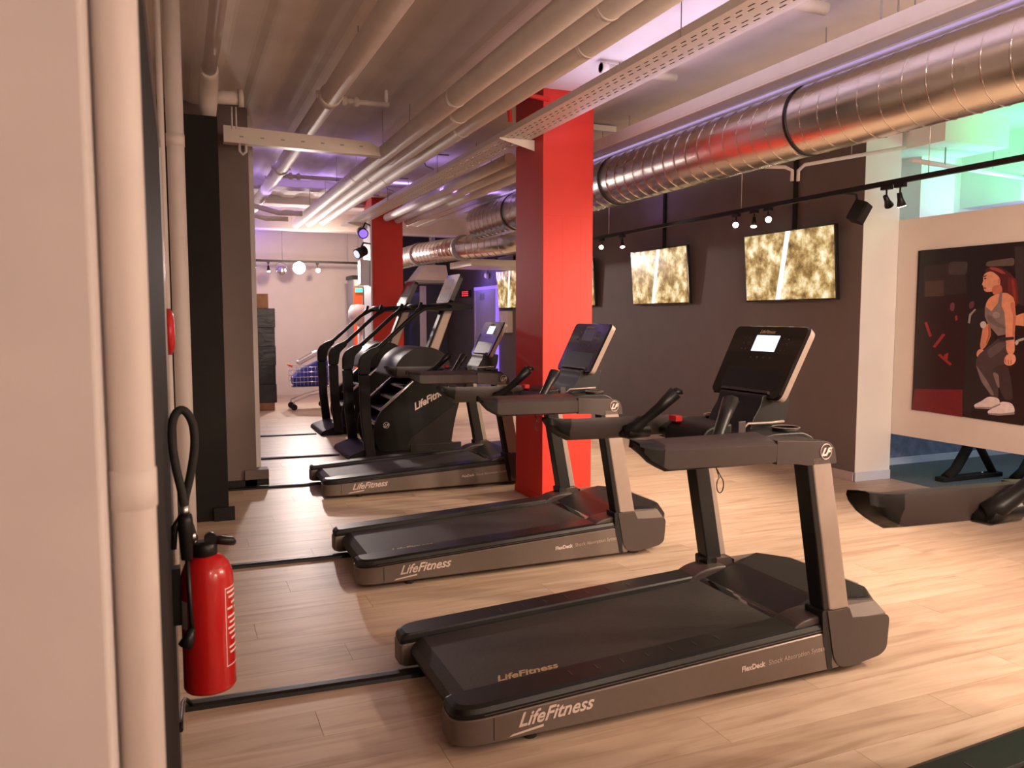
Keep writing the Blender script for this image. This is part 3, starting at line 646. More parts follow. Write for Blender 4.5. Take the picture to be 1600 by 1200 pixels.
# instruction label: white frame and rows wrapped round the shell
def wrap(name, a0, a1, z0, z1, m, par, r=R_+0.0006):
    n = max(1, int(abs(a1-a0)/0.12)); rows = []
    mb = MB(); vs = []
    for k in range(n+1):
        a = a0+(a1-a0)*k/n
        vs += [(r*math.cos(a), r*math.sin(a), z0), (r*math.cos(a), r*math.sin(a), z1)]
    mb.add(vs, [(2*k, 2*k+2, 2*k+3, 2*k+1) for k in range(n)]); return mb.build(name, m, par)
A0, A1 = -0.90, 0.6
wrap('label_frame', A0, A0+0.03, 0.075, 0.30, 'white_print', cyl)
wrap('label_frame', A0, A1, 0.296, 0.299, 'white_print', cyl); wrap('label_frame', A0, A1, 0.075, 0.078, 'white_print', cyl)
for k, (z, a, b) in enumerate(((0.283, -0.80, 0.5), (0.268, -0.72, 0.3), (0.250, -0.55, 0.2), (0.236, -0.80, -0.45), (0.232, -0.3, 0.4), (0.212, -0.78, -0.2), (0.196, -0.7, 0.3), (0.180, -0.78, 0.1), (0.165, -0.72, -0.2), (0.148, -0.6, 0.3), (0.125, -0.75, 0.2), (0.11, -0.7, 0.0))):
    wrap('label_line', a, b, z, z+0.006, 'white_print', cyl)
wrap('side_label', -2.85, -2.45, 0.19, 0.27, 'white_print', cyl)
va = MB().lathe([(0.03, 0.385), (0.034, 0.39), (0.034, 0.418), (0.028, 0.424), (0.0, 0.425)], (-0.004, 0, 0), 20).build('valve', 'black_plastic', fe)
MB().box((-0.045, -0.016, 0.395), (0.02, 0.016, 0.425)).build('valve_block', 'black_plastic', va, bevel=0.004)
MB().lathe([(0.017, -0.012), (0.017, 0.012)], (0.012, -0.006, 0.432), 16, 'y').build('valve_knob', 'black_plastic', va)
MB().tube([(0.012, -0.016, 0.425), (0.016, -0.020, 0.412), (0.010, -0.02, 0.402), (0.003, -0.018, 0.41), (0.012, -0.016, 0.425)], 0.0014, 6).build('safety_ring', 'chrome', va)
MB().tube([(0.012, 0.0, 0.428), (0.04, -0.012, 0.428), (0.068, -0.005, 0.420), (0.072, 0.012, 0.412), (0.050, 0.026, 0.412), (0.022, 0.018, 0.420)], 0.011, 10).build('carry_handle', 'black_plastic', fe)
MB().lathe([(0.007, 0.42), (0.007, 0.442)], (-0.028, -0.01, 0), 10).build('brass_fitting', 'chrome', va)
# hose: out of the valve, up into a loop, down to the gun
hp = [(-0.030, -0.010, 0.435), (-0.040, -0.02, 0.475), (-0.052, -0.035, 0.54), (-0.035, -0.045, 0.62), (-0.022, -0.05, 0.70), (-0.024, -0.05, 0.76), (-0.040, -0.05, 0.795), (-0.058, -0.05, 0.80), (-0.073, -0.052, 0.775), (-0.077, -0.055, 0.72), (-0.070, -0.06, 0.65), (-0.058, -0.065, 0.585), (-0.052, -0.07, 0.54)]
sm = []
for i in range(len(hp)-1):
    p0, p1, p2, p3 = [Vector(hp[max(0, min(len(hp)-1, i+d))]) for d in (-1, 0, 1, 2)]
    for k in range(4):
        t = k/4; sm.append(0.5*((2*p1)+(-p0+p2)*t+(2*p0-5*p1+4*p2-p3)*t*t+(-p0+3*p1-3*p2+p3)*t**3))
sm.append(Vector(hp[-1]))
hs = MB().tube(sm, 0.0112, 12).build('hose', 'rubber', fe)
MB().tube([(-0.032, -0.012, 0.437), (-0.036, -0.016, 0.455)], 0.0115, 10).build('hose_ferrule', 'aluminium', hs)
MB().tube([(-0.053, -0.069, 0.545), (-0.052, -0.070, 0.520)], 0.0125, 12).build('hose_ferrule', 'aluminium', hs)
gn = MB().tube([(-0.052, -0.070, 0.522), (-0.052, -0.072, 0.505), (-0.050, -0.075, 0.40)], [0.017, 0.020, 0.015], 12).build('spray_gun', 'black_plastic', fe)
MB().tube([(-0.050, -0.075, 0.41), (-0.046, -0.080, 0.27), (-0.044, -0.084, 0.205)], 0.0065, 10).build('lance', 'black_plastic', gn)
MB().tube([(-0.044, -0.084, 0.212), (-0.052, -0.086, 0.185), (-0.062, -0.086, 0.165)], [0.009, 0.016, 0.020], 10).build('nozzle', 'black_plastic', gn)
MB().tube([(-0.062, -0.072, 0.515), (-0.078, -0.072, 0.49), (-0.082, -0.072, 0.43)], [0.008, 0.009, 0.007], 8).build('trigger', 'black_plastic', gn)
MB().box((-0.092, -0.02, 0.20), (-0.068, 0.02, 0.36)).build('wall_bracket', 'black_plastic', fe)
MB().loft([[((R_+r)*math.cos(a), (R_+r)*math.sin(a), z) for a in [2*PI*k/32 for k in range(32)]] for r, z in ((0.0002, 0.335), (0.002, 0.336), (0.002, 0.35), (-0.004, 0.351))][:0] or [[((0.0705)*math.cos(a), (0.0705)*math.sin(a), z) for a in [2*PI*k/32 for k in range(32)]] for z in (0.014, 0.020)], cap=False).build('base_band', 'ext_red', cyl)

# ------------------------------------------------------------------ pipes, trays and duct under the ceiling
def hanger(x, y, z0, par, px, py, r=0.004, m='grey_metal'):
    return MB().lathe([(r, z0), (r, CEIL)], (x-px, y-py, 0), 8).build('hanger_rod', m, par)
for k, x in enumerate((1.70, 1.86, 2.02)):
    p = empty('ceiling_pipe', (x, 6, 0), ['leftmost of three long cream pipes side by side under the ceiling', 'middle one of three long cream pipes side by side under the ceiling', 'cream ceiling pipe of the set of three, next to the slotted cable tray'][k], 'pipe', 'three long ceiling pipes')
    y0, y1 = -8.4+0.0, 6.6-0.25*k
    MB().lathe([(0.068, y0), (0.068, y1)], (0, 0, 2.92), 20, 'y').build('pipe', 'pipe', p)
    MB().lathe([(0.012, y1), (0.055, y1), (0.068, y1-0.02)][::-1]+[(0.0, y1+0.01)], (0, 0, 2.92), 20, 'y').build('end_cap', 'pipe', p)
    for yy in (-3.2+k*0.5, -1.0+k*0.4, 2.1):
        MB().lathe([(0.068, yy), (0.071, yy+0.002), (0.071, yy+0.028), (0.068, yy+0.03)], (0, 0, 2.92), 20, 'y').build('joint_band', 'pipe', p)
    for yy in (1.0, 3.2, 5.2):
        MB().lathe([(0.003, 2.98), (0.003, CEIL)], (0, yy-0.3*k, 0), 6).build('hanger_rod', 'grey_metal', p)
bpipe = empty('soil_pipe', (1.07, 6, 3.1), 'large single cream pipe with sleeve joints close to the ribbed ceiling', 'pipe')
MB().lathe([(0.072, -8.4), (0.072, 6.4)], (0, 0, 0), 22, 'y').build('pipe', 'pipe', bpipe)
for yy in (-2.2, 0.0, 3.0):
    MB().lathe([(0.072, yy-0.05), (0.082, yy-0.048), (0.082, yy+0.048), (0.072, yy+0.05)], (0, 0, 0), 22, 'y').build('sleeve', 'pipe', bpipe)
    for sx in (-1, 1): MB().lathe([(0.012, -0.02), (0.012, 0.03)], (sx*0.088, yy, 0.0), 8).build('sleeve_bolt', 'pipe', bpipe)
for yy in (-1.0, 2.2, 4.6): MB().lathe([(0.004, 0.07), (0.004, CEIL-3.1)], (0, yy, 0), 6).build('hanger_rod', 'grey_metal', bpipe)
tp = empty('branch_pipe', (0.25, 6.0, 3.07), 'cream pipe with tee fitting dropping into the black pier', 'pipe')
MB().lathe([(0.045, -7.5), (0.045, -0.05)], (0, 0, 0.10), 18, 'y').build('pipe', 'pipe', tp)
MB().tube([(0, -0.10, 0.10), (0, -0.02, 0.10), (0, 0.16, 0.06), (0, 0.30, -0.02), (0, 0.33, -0.14)], [0.058, 0.06, 0.066, 0.066, 0.05], 18).build('elbow', 'pipe', tp)
MB().tube([(0.0, 0.32, 0.02), (0.22, 0.34, 0.04)], 0.048, 18).build('tee_branch', 'pipe', tp)
MB().tube([(0.21, 0.34, 0.04), (0.245, 0.34, 0.042)], 0.064, 20).build('cleanout_cap', 'pipe', tp)
for xx in (0.17, 0.20): MB().lathe([(0.006, -0.16), (0.006, 0.0)], (xx, 0.45, 0), 6).build('hanger_rod', 'pipe', tp)
# cross pipe between the big pipe and the set of three, near the top of the view
cp = empty('cross_pipe', (1.6, 3.35, 3.14), 'cream cross pipe with clamps above the three long pipes', 'pipe')
MB().lathe([(0.040, -0.455), (0.040, 0.72)], (0, 0, 0), 16, 'x').build('pipe', 'pipe', cp)
for xx in (-0.36, -0.22, -0.05, 0.08):
    MB().lathe([(0.046, xx-0.014), (0.046, xx+0.014)], (0, 0, 0), 16, 'x').build('clamp', 'grey_metal', cp)
    MB().lathe([(0.006, 0.04), (0.006, 0.16)], (xx, 0, 0), 6).build('clamp_rod', 'grey_metal', cp)
for y, x0, x1, z, lab in ((6.3, 1.15, 1.58, 3.16, 'thin cream cross pipe with valve beyond the support strut'), (9.5, 1.15, 2.2, 3.1, 'thin cream cross pipe farther down the hall')):
    q = empty('branch_line', (x0, y, z), lab, 'pipe')
    MB().lathe([(0.022, 0), (0.022, x1-x0)], (0, 0, 0), 12, 'x').build('pipe', 'pipe', q)
    for xx in (0.06, 0.15): MB().lathe([(0.028, xx), (0.04, xx+0.015), (0.04, xx+0.03), (0.028, xx+0.045)], (0, 0, 0), 12, 'x').build('coupling', 'pipe', q)
    MB().lathe([(0.016, 0), (0.016, CEIL-z)], (x1-x0-0.02, 0, 0), 10).build('drop_pipe', 'pipe', q)
for j, (y, bx) in enumerate(((11.3, 1.0), (12.0, 0.9))):
    tag(MB().tube([(bx-0.3, y, 3.0), (bx-0.3, y, CEIL)], 0.004, 6).tube([(bx-0.9, y, 2.98), (bx, y, 2.98), (bx+0.3, y-0.05, 2.90), (bx+0.6, y-0.1, 2.90)], 0.035, 12).build('offset_pipe', 'pipe'), ['cream pipe with an offset crossing the far ceiling, nearer one', 'cream pipe with an offset crossing the far ceiling, next to the beam'][j], 'pipe')
st = empty('support_strut', (1.1, 6.9, 2.89), 'cream channel strut from the brown pier under the three pipes', 'strut')
MB().prism([(-0.72, 0.005), (0.60, -0.012), (0.60, 0.02), (0.45, 0.095), (-0.72, 0.13)], 'y', -0.05, -0.044).build('web', 'tray', st)
MB().prism([(-0.72, 0.0), (0.60, -0.017), (0.60, -0.012), (-0.72, 0.005)], 'y', -0.05, 0.05).build('flange', 'tray', st)
for k in range(7): MB().box((-0.6+k*0.16, -0.053, 0.045), (-0.57+k*0.16, -0.0495, 0.055)).build('slot', 'grey_metal', st)
MB().tube([(-0.60, -0.02, 0.0), (-0.60, -0.02, -0.06), (-0.575, -0.02, -0.085), (-0.55, -0.02, -0.06), (-0.55, -0.02, 0.0)], 0.012, 8).build('hook', 'pipe', st)
# slotted cable tray
TX0, TX1, TZ = 2.385, 2.63, 2.905
ct = empty('cable_tray', (TX0, 0, TZ), 'long cream slotted cable tray passing the red columns', 'cable tray')
Y0, Y1 = -2.4, 12.6
wd = TX1-TX0
rows = [0.050, 0.085, 0.155, 0.190]; sw_ = 0.010
edges = [0.0]
for r in rows: edges += [r-sw_/2, r+sw_/2]
edges.append(wd)
mb = MB()
for k in range(0, len(edges), 2): mb.box((edges[k], Y0, 0), (edges[k+1], Y1, 0.002))
for j, r in enumerate(rows):
    y = Y0+(0.044 if j % 2 else 0)
    while y < Y1-0.06:
        mb.box((r-sw_/2, y, 0), (r+sw_/2, y+0.038, 0.002)); y += 0.088
mb.build('tray_bottom', 'tray', ct)
MB().box((-0.002, Y0, 0), (0, Y1, 0.045)).build('side_flange', 'tray', ct)
MB().box((wd, Y0, 0), (wd+0.002, Y1, 0.045)).build('side_flange', 'tray', ct)
for k in range(5): MB().lathe([(0.010, Y0), (0.010, Y1)], (0.03+k*0.045, 0, 0.014), 6, 'y').build('cable', 'black_plastic', ct)
for yy in (5.92, 12.0):
    b = MB().prism([(TX1-TX0+0.035, -0.005), (-0.02, -0.005), (-0.02, -0.012), (TX1-TX0+0.035, -0.085)], 'y', yy, yy+0.004).build('bracket_web', 'tray', ct)
    MB().box((-0.02, yy, -0.006), (TX1-TX0+0.035, yy+0.05, -0.001)).build('bracket_arm', 'tray', ct)
for yy in (1.5, 3.5, 7.6, 9.6): MB().lathe([(0.003, 0), (0.003, CEIL-TZ)], (-0.004, yy, 0), 6).build('hanger_rod', 'grey_metal', ct)
# loose cables climbing from the tray to the ceiling
for k, (y, x) in enumerate(((7.7, 2.30), (9.2, 2.28), (10.6, 2.26))):
    tag(MB().tube([(x+0.075, y, TZ+0.05), (x, y+0.02, TZ+0.08), (x-0.02, y+0.05, TZ+0.16), (x+0.03, y+0.1, TZ+0.22), (x+0.3, y+0.2, TZ+0.24)], 0.008, 6).build('loose_cable', 'grey_metal'), ['grey cable climbing out of the slotted cable tray near the support strut', 'grey cable climbing out of the slotted cable tray midway to the far column', 'grey cable climbing out of the slotted cable tray close to the far red column'][k], 'cable', 'loose cables')
tag(MB().tube([(2.30, 5.55, TZ+0.03), (2.29, 5.55, TZ+0.16), (2.32, 5.56, TZ+0.23), (2.45, 5.6, TZ+0.25), (2.66, 5.65, TZ+0.25)], 0.018, 10).build('bent_pipe', 'red'), 'short bent red pipe at the top of the large red column', 'pipe')
# trunking beside the duct
tk = empty('trunking', (3.40, 0, 2.95), 'long pale trunking above the round metal duct', 'trunking')
MB().box((0, -2.4, 0), (0.32, 12.5, 0.085)).build('channel', 'tray', tk, bevel=0.004)
MB().box((0.0, -2.4, -0.012), (0.012, 12.5, 0)).build('lip', 'tray', tk)
MB().box((0.16, -2.4, -0.008), (0.172, 12.5, 0)).build('lip', 'tray', tk)
for yy in (3.2, 6.6, 9.8):
    MB().box((-0.05, yy, 0.26), (0.40, yy+0.08, 0.31)).build('ceiling_rail', 'tray', tk)
    for xx in (0.04, 0.16, 0.28): MB().lathe([(0.005, 0.08), (0.005, 0.27)], (xx, yy+0.04, 0), 6).build('hanger_rod', 'grey_metal', tk)
for k, (y, x0, x1, z, r, lab) in enumerate(((3.55, 2.16, 3.36, 3.20, 0.035, 'cream cross pipe between the three pipes and the trunking, close to the column'), (2.65, 2.16, 2.75, 3.17, 0.05, 'short thick cream cross pipe with a wired end above the cable tray'), (5.0, 2.75, 3.36, 3.22, 0.03, 'thin cream cross pipe running from the trunking towards the column'))):
    q = empty('ceiling_stub', (x0, y, z), lab, 'pipe')
    MB().lathe([(r, 0), (r, x1-x0)], (0, 0, 0), 14, 'x').build('pipe', 'pipe', q)
    MB().lathe([(r*1.25, 0.0), (r*1.25, 0.05)], (0, 0, 0), 14, 'x').build('coupling', 'pipe', q)
    MB().lathe([(0.006, r), (0.006, CEIL-z)], (0.15, 0, 0), 6).build('hanger_rod', 'grey_metal', q)
    if k == 1: MB().tube([(0.45, -0.05, -0.03), (0.48, -0.02, 0.05), (0.5, 0.03, -0.1), (0.52, 0.02, -0.24)], 0.005, 6).build('wire', 'clip_red', q)
# wide far pipes beyond the large column
for k, x in enumerate((2.86, 3.02, 3.17)):
    q = empty('insulated_pipe', (x, 9, 2.95-0.02*k), ['cream insulated pipe behind the large red column, the one beside the cable tray', 'cream insulated pipe behind the large red column, between two others', 'cream insulated pipe behind the large red column, the one beside the trunking'][k], 'pipe', 'pipes behind the column')
    MB().lathe([(0.055, -2.1), (0.055, 2.6)], (0, 0, 0), 16, 'y').build('pipe', 'pipe', q)
    for yy in (-1.2, 1.4): MB().lathe([(0.004, 0.05), (0.004, CEIL-2.95+0.02*k)], (0, yy, 0), 6).build('hanger_rod', 'grey_metal', q)
# spiral duct
DX, DZ, DR = 3.64, 2.71, 0.21
du = empty('spiral_duct', (DX, 0, DZ), 'large shiny round spiral ventilation duct running along the ceiling', 'duct')
MB().lathe([(DR-0.01, -2.4), (DR, -2.4), (DR, 9.75), (DR-0.01, 9.75), (DR-0.02, 9.7)], (0, 0, 0), 64, 'y').build('duct_shell', 'duct', du)
pts = []; pitch = 0.145; n = 20; tt = -2.35
N = int((9.7+2.35)/pitch*n)
rings = []
for i in range(N+1):
    a = 2*PI*i/n; y = -2.35+pitch*i/n
    c, s = math.cos(a), math.sin(a)
    rings.append([(c*(DR-0.001), y-0.005, s*(DR-0.001)), (c*(DR+0.0035), y-0.003, s*(DR+0.0035)), (c*(DR+0.0035), y+0.003, s*(DR+0.0035)), (c*(DR-0.001), y+0.005, s*(DR-0.001))])
MB().loft(rings, cap=False, closed=False).build('spiral_seam', 'duct', du)
for yy in (1.4, 3.94, 6.27, 8.55):
    cb = MB().lathe([(DR+0.001, yy-0.012), (DR+0.006, yy-0.012), (DR+0.006, yy+0.012), (DR+0.001, yy+0.012)], (0, 0, 0), 48, 'y').build('clamp_band', 'black_plastic', du)
    MB().lathe([(0.004, DR-0.02), (0.004, CEIL-DZ)], (0.10, yy, 0), 6).build('hanger_rod', 'grey_metal', cb)
# lower branch duct beyond
d2 = empty('branch_duct', (3.9, 10.2, 2.52), 'smaller round duct below the end of the spiral duct', 'duct')
axis = [(0.62, 0.0, 0.06), (0.40, 0.30, 0.03), (0.0, 1.0, 0.0), (-0.25, 2.4, 0.0), (-0.35, 3.4, -0.02)]
MB().tube(axis, 0.17, 28).build('duct_shell', 'duct', d2)
for p, q in ((axis[1], axis[2]), (axis[2], axis[3]), (axis[3], axis[4])):
    p, q = Vector(p), Vector(q); L = (q-p).length; d = (q-p)/L; m_ = int(L/0.12)
    for k in range(m_):
        c = p+d*(k+0.3)*0.12; MB().tube([c-d*0.004, c+d*0.004], 0.1745, 28).build('seam_ring', 'duct', d2)
MB().tube([Vector(axis[2])-Vector((0, 0.05, 0)), Vector(axis[2])+Vector((0, 0.08, 0))], 0.185, 28).build('collar', 'grey_metal', d2)
MB().tube([Vector(axis[3])-Vector((0, 0.04, 0)), Vector(axis[3])+Vector((0, 0.06, 0))], 0.185, 28).build('collar', 'grey_metal', d2)
tag(MB().box((4.2, 11.7, 2.30), (XR, 12.75, 2.40)).build('bulkhead_board', 'tray', bevel=0.004), 'cream board below the branch duct by the dark wall', 'board')
hd = empty('extract_hood', (4.45, 14.9, 2.15), 'pale sloping hood at the far end of the hall', 'hood')
MB().loft([[(-0.32, -0.3, 0.05), (0.34, -0.3, 0.05), (0.34, 0.3, 0.05), (-0.32, 0.3, 0.05)], [(-0.10, -0.25, 0.34), (0.30, -0.25, 0.34), (0.30, 0.25, 0.34), (-0.10, 0.25, 0.34)]], smooth=False).build('hood_body', 'tray', hd)
MB().box((-0.36, -0.34, 0.0), (0.38, 0.34, 0.05)).build('rim', 'grey_metal', hd, bevel=0.01)
MB().lathe([(0.06, 0.34), (0.06, CEIL-2.15)], (0.1, 0, 0), 14).build('flue', 'duct', hd)
# sprinkler-like conduit near the television wall
cd = empty('conduit_fork', (5.0, 5.6, 2.78), 'grey conduit with a forked drop near the track rail', 'conduit')
MB().tube([(-0.5, 0.35, 0.06), (-0.05, 0.05, 0.03), (0.0, 0.02, 0.0), (0.0, 0.02, -0.09)], 0.016, 8).build('conduit_arm', 'pipe', cd)
MB().tube([(0.75, -0.5, 0.16), (0.10, -0.02, 0.05), (0.05, 0.0, 0.0), (0.05, 0.0, -0.09)], 0.016, 8).build('conduit_arm', 'pipe', cd)
MB().lathe([(0.004, 0.1), (0.004, CEIL-2.78)], (0.4, -0.25, 0), 6).build('hanger_rod', 'grey_metal', cd)
pg = empty('glass_tube_rail', (6.35, 5.2, 2.86), 'pale pipe with rod hangers in the green lit ceiling area', 'pipe')
MB().tube([(-0.3, 0.1, 0.03), (1.5, -0.1, -0.10)], 0.022, 10).build('pipe', 'white_plastic', pg)
for xx in (0.05, 0.6, 1.2): MB().lathe([(0.007, 0), (0.007, CEIL-2.86)], (xx, 0.05-0.1*xx, 0), 6).build('hanger_rod', 'grey_metal', pg)

# ------------------------------------------------------------------ track rail with spot lamps
RX, RZ = 5.20, 2.555
tr = empty('track_rail', (RX, 0, RZ), 'long black lamp track running along the television wall', 'lamp track')
MB().box((-0.018, -2.3, -0.02), (0.018, 13.8, 0.02)).build('rail', 'black_plastic', tr, bevel=0.003)
for yy in (2.0, 4.4, 6.55, 9.2, 11.8): MB().lathe([(0.003, 0.02), (0.003, CEIL-RZ)], (0, yy, 0), 6).build('hanger_wire', 'aluminium', tr)
def lamp(loc, aim, label, lit=True, scale=1.0, group='track spot lamps'):
    o = empty('spot_lamp', loc, label, 'lamp', group)
    d = (Vector(aim)-Vector(loc)).normalized(); s = scale
    MB().box((-0.02, -0.045, -0.03), (0.02, 0.045, -0.0)).build('adapter', 'black_plastic', o)
    piv = Vector((0, 0, -0.10*s))
    MB().tube([(0, 0, -0.02), piv], 0.007, 8).build('stem', 'black_plastic', o)
    h = MB().tube([piv-d*0.03*s, piv+d*0.02*s, piv+d*0.075*s], [0.018*s, 0.022*s, 0.036*s], 16).build('lamp_head', 'black_plastic', o)
    MB().tube([piv+d*0.074*s, piv+d*0.079*s], 0.031*s, 16).build('bulb', 'lamp' if lit else 'chrome', h)
    return o
def rail_y(px, py): return onx(px, py, RX).y
L3 = ['lit track lamp above the large television, the one aimed along the hall', 'lit track lamp above the large television, the one aimed straight down', 'lit track lamp above the large television, nearest the white wall end']
for k, (px, py, ax) in enumerate(((1150, 350, 0), (1178, 350, 1), (1200, 342, 2))):
    y = rail_y(px, py); lamp((RX, y, RZ-0.02), [(2.2, y-3.4, 0.6), (4.6, y-0.6, 0), (3.0, y-3.0, 1.0)][ax], L3[k], scale=0.9)
for px in (940, 972):
    y = rail_y(px, 390); lamp((RX, y, RZ-0.02), (2.6, y-4.0, 0.6) if px == 940 else (4.8, y-1.0, 0.3), 'lit track lamp right beside the large red column' if px == 940 else 'lit track lamp above the second television aimed downwards', scale=0.9)
for px in (692, 702):
    y = rail_y(px, 415); lamp((RX, 13.5-(px-692)*0.03, RZ-0.02), (3.0, 6.0, 0.8), 'far lit track lamp at the end of the track beside the branch duct' if px == 692 else 'far lit track lamp just before the last one on the track')
for px in (1385, 1406):
    y = rail_y(px, 310); lamp((RX, y, RZ-0.02), (5.9, y+0.25, 1.9) if px == 1385 else (5.5, y, 1.6), 'tilted chrome track lamp in front of the white wall end' if px == 1385 else 'lit track lamp hanging straight in front of the white wall end', lit=(px == 1406), scale=1.0)
spk = empty('loudspeaker', (5.42, 5.26, 2.40), 'black boxy loudspeaker hanging at the end of the dark wall', 'loudspeaker')
sb = MB().box((-0.055, -0.06, -0.09), (0.055, 0.06, 0.09)).build('cabinet', 'black_paint', spk, bevel=0.01); sb.rotation_euler = (0.35, 0.3, 0.3)
MB().box((-0.045, -0.063, -0.08), (0.045, -0.06, 0.08)).build('grille', 'black_plastic', sb)
MB().tube([(0, 0.02, 0.05), (-0.02, 0.02, 0.155), (-0.21, 0.02, 0.155)], 0.012, 8).build('mount', 'black_plastic', spk)

# ------------------------------------------------------------------ televisions
TVL = ['large television beside the white wall end showing a rocky picture', 'television between the red column and the lit trio of lamps', 'television partly hidden by the large red column', 'farthest television on the dark wall before the door']
for k, yc in enumerate((6.30, 8.60, 10.92, 13.45)):
    t = empty('television', (XR-0.075, yc, 2.01), TVL[k], 'television', 'televisions on the dark wall')
    hw, hh = 0.635, 0.348
    body = empty  # keep helper name free
    fr = MB().box((-0.022, -hw, -hh), (0.022, hw, hh)).build('housing', 'gloss_black', t, bevel=0.004)
    sc = MB().box((-0.0236, -hw+0.012, -hh+0.018), (-0.022, hw-0.012, hh-0.012)).build('screen', 'tv', t)
    MB().box((0.022, -0.2, -0.15), (0.062, 0.2, 0.15)).build('wall_mount', 'black_plastic', t)
    MB().box((-0.024, -0.03, -hh-0.006), (-0.01, 0.03, -hh+0.004)).build('sensor_tab', 'black_plastic', t)
    t.rotation_euler = (0, -0.075, 0)
    tag(MB().box((XR-0.03, yc-0.02, 2.36), (XR-0.002, yc+0.02, CEIL)).build('cable_duct', 'black_paint'), ['black cable duct above the large television', 'black cable duct above the second television', 'black cable duct above the television behind the column', 'black cable duct above the farthest television'][k], 'cable duct', 'cable ducts')

# ------------------------------------------------------------------ poster on the partition
PXX = XP-0.012
po = empty('poster', (XP-0.001, 4.2, 0.67), 'large gym advertising poster of a woman seated on a machine', 'poster')
MB().box((-0.012, -1.15, 0.0), (0, 1.02, 1.42)).build('panel', 'black_paint', po)
pmats = {}
def pcol(c):
    c = tuple(c)
    if c not in pmats:
        lin = tuple(((v/255+0.055)/1.055)**2.4 if v/255 > 0.04045 else v/255/12.92 for v in c)
        lin = tuple(min(0.85, v*0.95) for v in lin)
        pmats[c] = mat('poster_print', lin, 0.35, noise=0.10, scale=25)
    return pmats[c]
layer = [0]
def patch(poly, c, name='print_patch', sm=False):
    layer[0] += 1
    q = rounded(poly, 22, 4) if sm else poly
    d = 0.0003+layer[0]*0.00006
    pts = [onx(1420+cx*0.25825, 370+cy*0.25825, PXX-d) for cx, cy in q]
    mb = MB(); mb.add([(p.x-XP, p.y-4.2, p.z-0.67) for p in pts], [tuple(range(len(pts)))])
    return mb.build(name, pcol(c), po)
patch([(72, 85), (697, 32), (697, 1143), (16, 1043)], (27, 21, 21))
patch([(58, 350), (345, 360), (335, 920), (36, 920)], (42, 17, 18))
patch([(36, 920), (325, 925), (325, 1090), (17, 1043)], (112, 26, 30))
patch([(95, 180), (345, 150), (350, 340), (90, 365)], (48, 34, 32)); patch([(100, 270), (212, 262), (212, 358), (98, 363)], (74, 54, 46))
patch([(245, 150), (360, 150), (350, 230), (240, 230)], (66, 56, 54), sm=True); patch([(470, 150), (640, 125), (640, 175), (465, 180)], (92, 80, 72), sm=True)
patch([(640, 60), (697, 55), (697, 420), (650, 400)], (52, 46, 46))
for a in ([(95, 520), (110, 515), (140, 600), (125, 608)], [(205, 585), (222, 592), (160, 672), (145, 665)], [(175, 715), (190, 708), (262, 770), (250, 780)], [(280, 480), (292, 475), (296, 500), (284, 510)], [(212, 715), (240, 700), (235, 740), (215, 745)]): patch(a, (150, 42, 34))
patch([(250, 400), (280, 395), (275, 450), (250, 450)], (110, 60, 66), sm=True); patch([(365, 395), (400, 385), (395, 430), (365, 440)], (96, 52, 58), sm=True)
patch([(325, 1060), (345, 600), (365, 470), (420, 430), (520, 430), (520, 1090)], (36, 32, 32), sm=True)
patch([(358, 520), (365, 470), (400, 435), (408, 440), (378, 475), (370, 525)], (150, 140, 132))
patch([(380, 1040), (697, 1075), (697, 1140), (370, 1095)], (20, 18, 18))
patch([(640, 480), (697, 460), (697, 540), (645, 535)], (220, 150, 110))
# seated woman in the picture
patch([(455, 205), (490, 178), (560, 185), (610, 215), (650, 260), (655, 380), (640, 420), (600, 400), (565, 330), (520, 250)], (78, 34, 30), sm=True)
patch([(600, 240), (650, 250), (665, 400), (640, 430), (600, 390)], (106, 38, 34), sm=True)
patch([(452, 225), (500, 205), (552, 245), (556, 290), (520, 330), (470, 335), (455, 325), (448, 290)], (216, 150, 120), sm=True)
patch([(500, 300), (560, 285), (570, 340), (510, 355)], (190, 110, 84), sm=True)
patch([(462, 420), (480, 375), (520, 350), (590, 335), (640, 370), (645, 440), (580, 480), (470, 460)], (214, 144, 112), sm=True)
patch([(462, 420), (500, 450), (540, 400), (552, 335), (566, 335), (562, 420), (585, 470), (590, 590), (540, 600), (480, 530), (460, 480)], (128, 112, 108))
patch([(450, 540), (490, 520), (500, 590), (470, 660), (440, 690), (430, 660)], (206, 134, 104), sm=True)
patch([(408, 700), (430, 675), (462, 690), (450, 720), (415, 735)], (214, 146, 116), sm=True)
patch([(430, 520), (455, 508), (472, 525), (462, 555), (436, 552)], (196, 184, 176), sm=True)
patch([(402, 760), (420, 715), (500, 650), (545, 610), (640, 600), (645, 700), (600, 760), (520, 800), (540, 900), (545, 975), (500, 975), (450, 880)], (70, 60, 60), sm=True)
patch([(500, 800), (560, 770), (600, 780), (620, 860), (632, 985), (585, 995), (540, 900)], (58, 50, 50), sm=True)
patch([(404, 770), (425, 800), (480, 880), (520, 960), (500, 960), (440, 880)], (120, 106, 104), sm=True)
patch([(505, 815), (545, 830), (550, 920), (535, 905)], (124, 108, 104), sm=True)
patch([(575, 400), (640, 390), (650, 480), (640, 600), (642, 700), (610, 720), (590, 690), (585, 540)], (222, 150, 118), sm=True)
patch([(575, 740), (600, 705), (645, 710), (650, 755), (620, 782), (580, 775)], (226, 158, 128), sm=True)
patch([(395, 1015), (440, 995), (480, 965), (545, 975), (555, 1010), (500, 1035), (430, 1040), (395, 1030)], (222, 206, 204), sm=True)
patch([(475, 1055), (520, 1030), (560, 995), (625, 1005), (645, 1050), (630, 1075), (540, 1078), (480, 1070)], (228, 212, 210), sm=True)

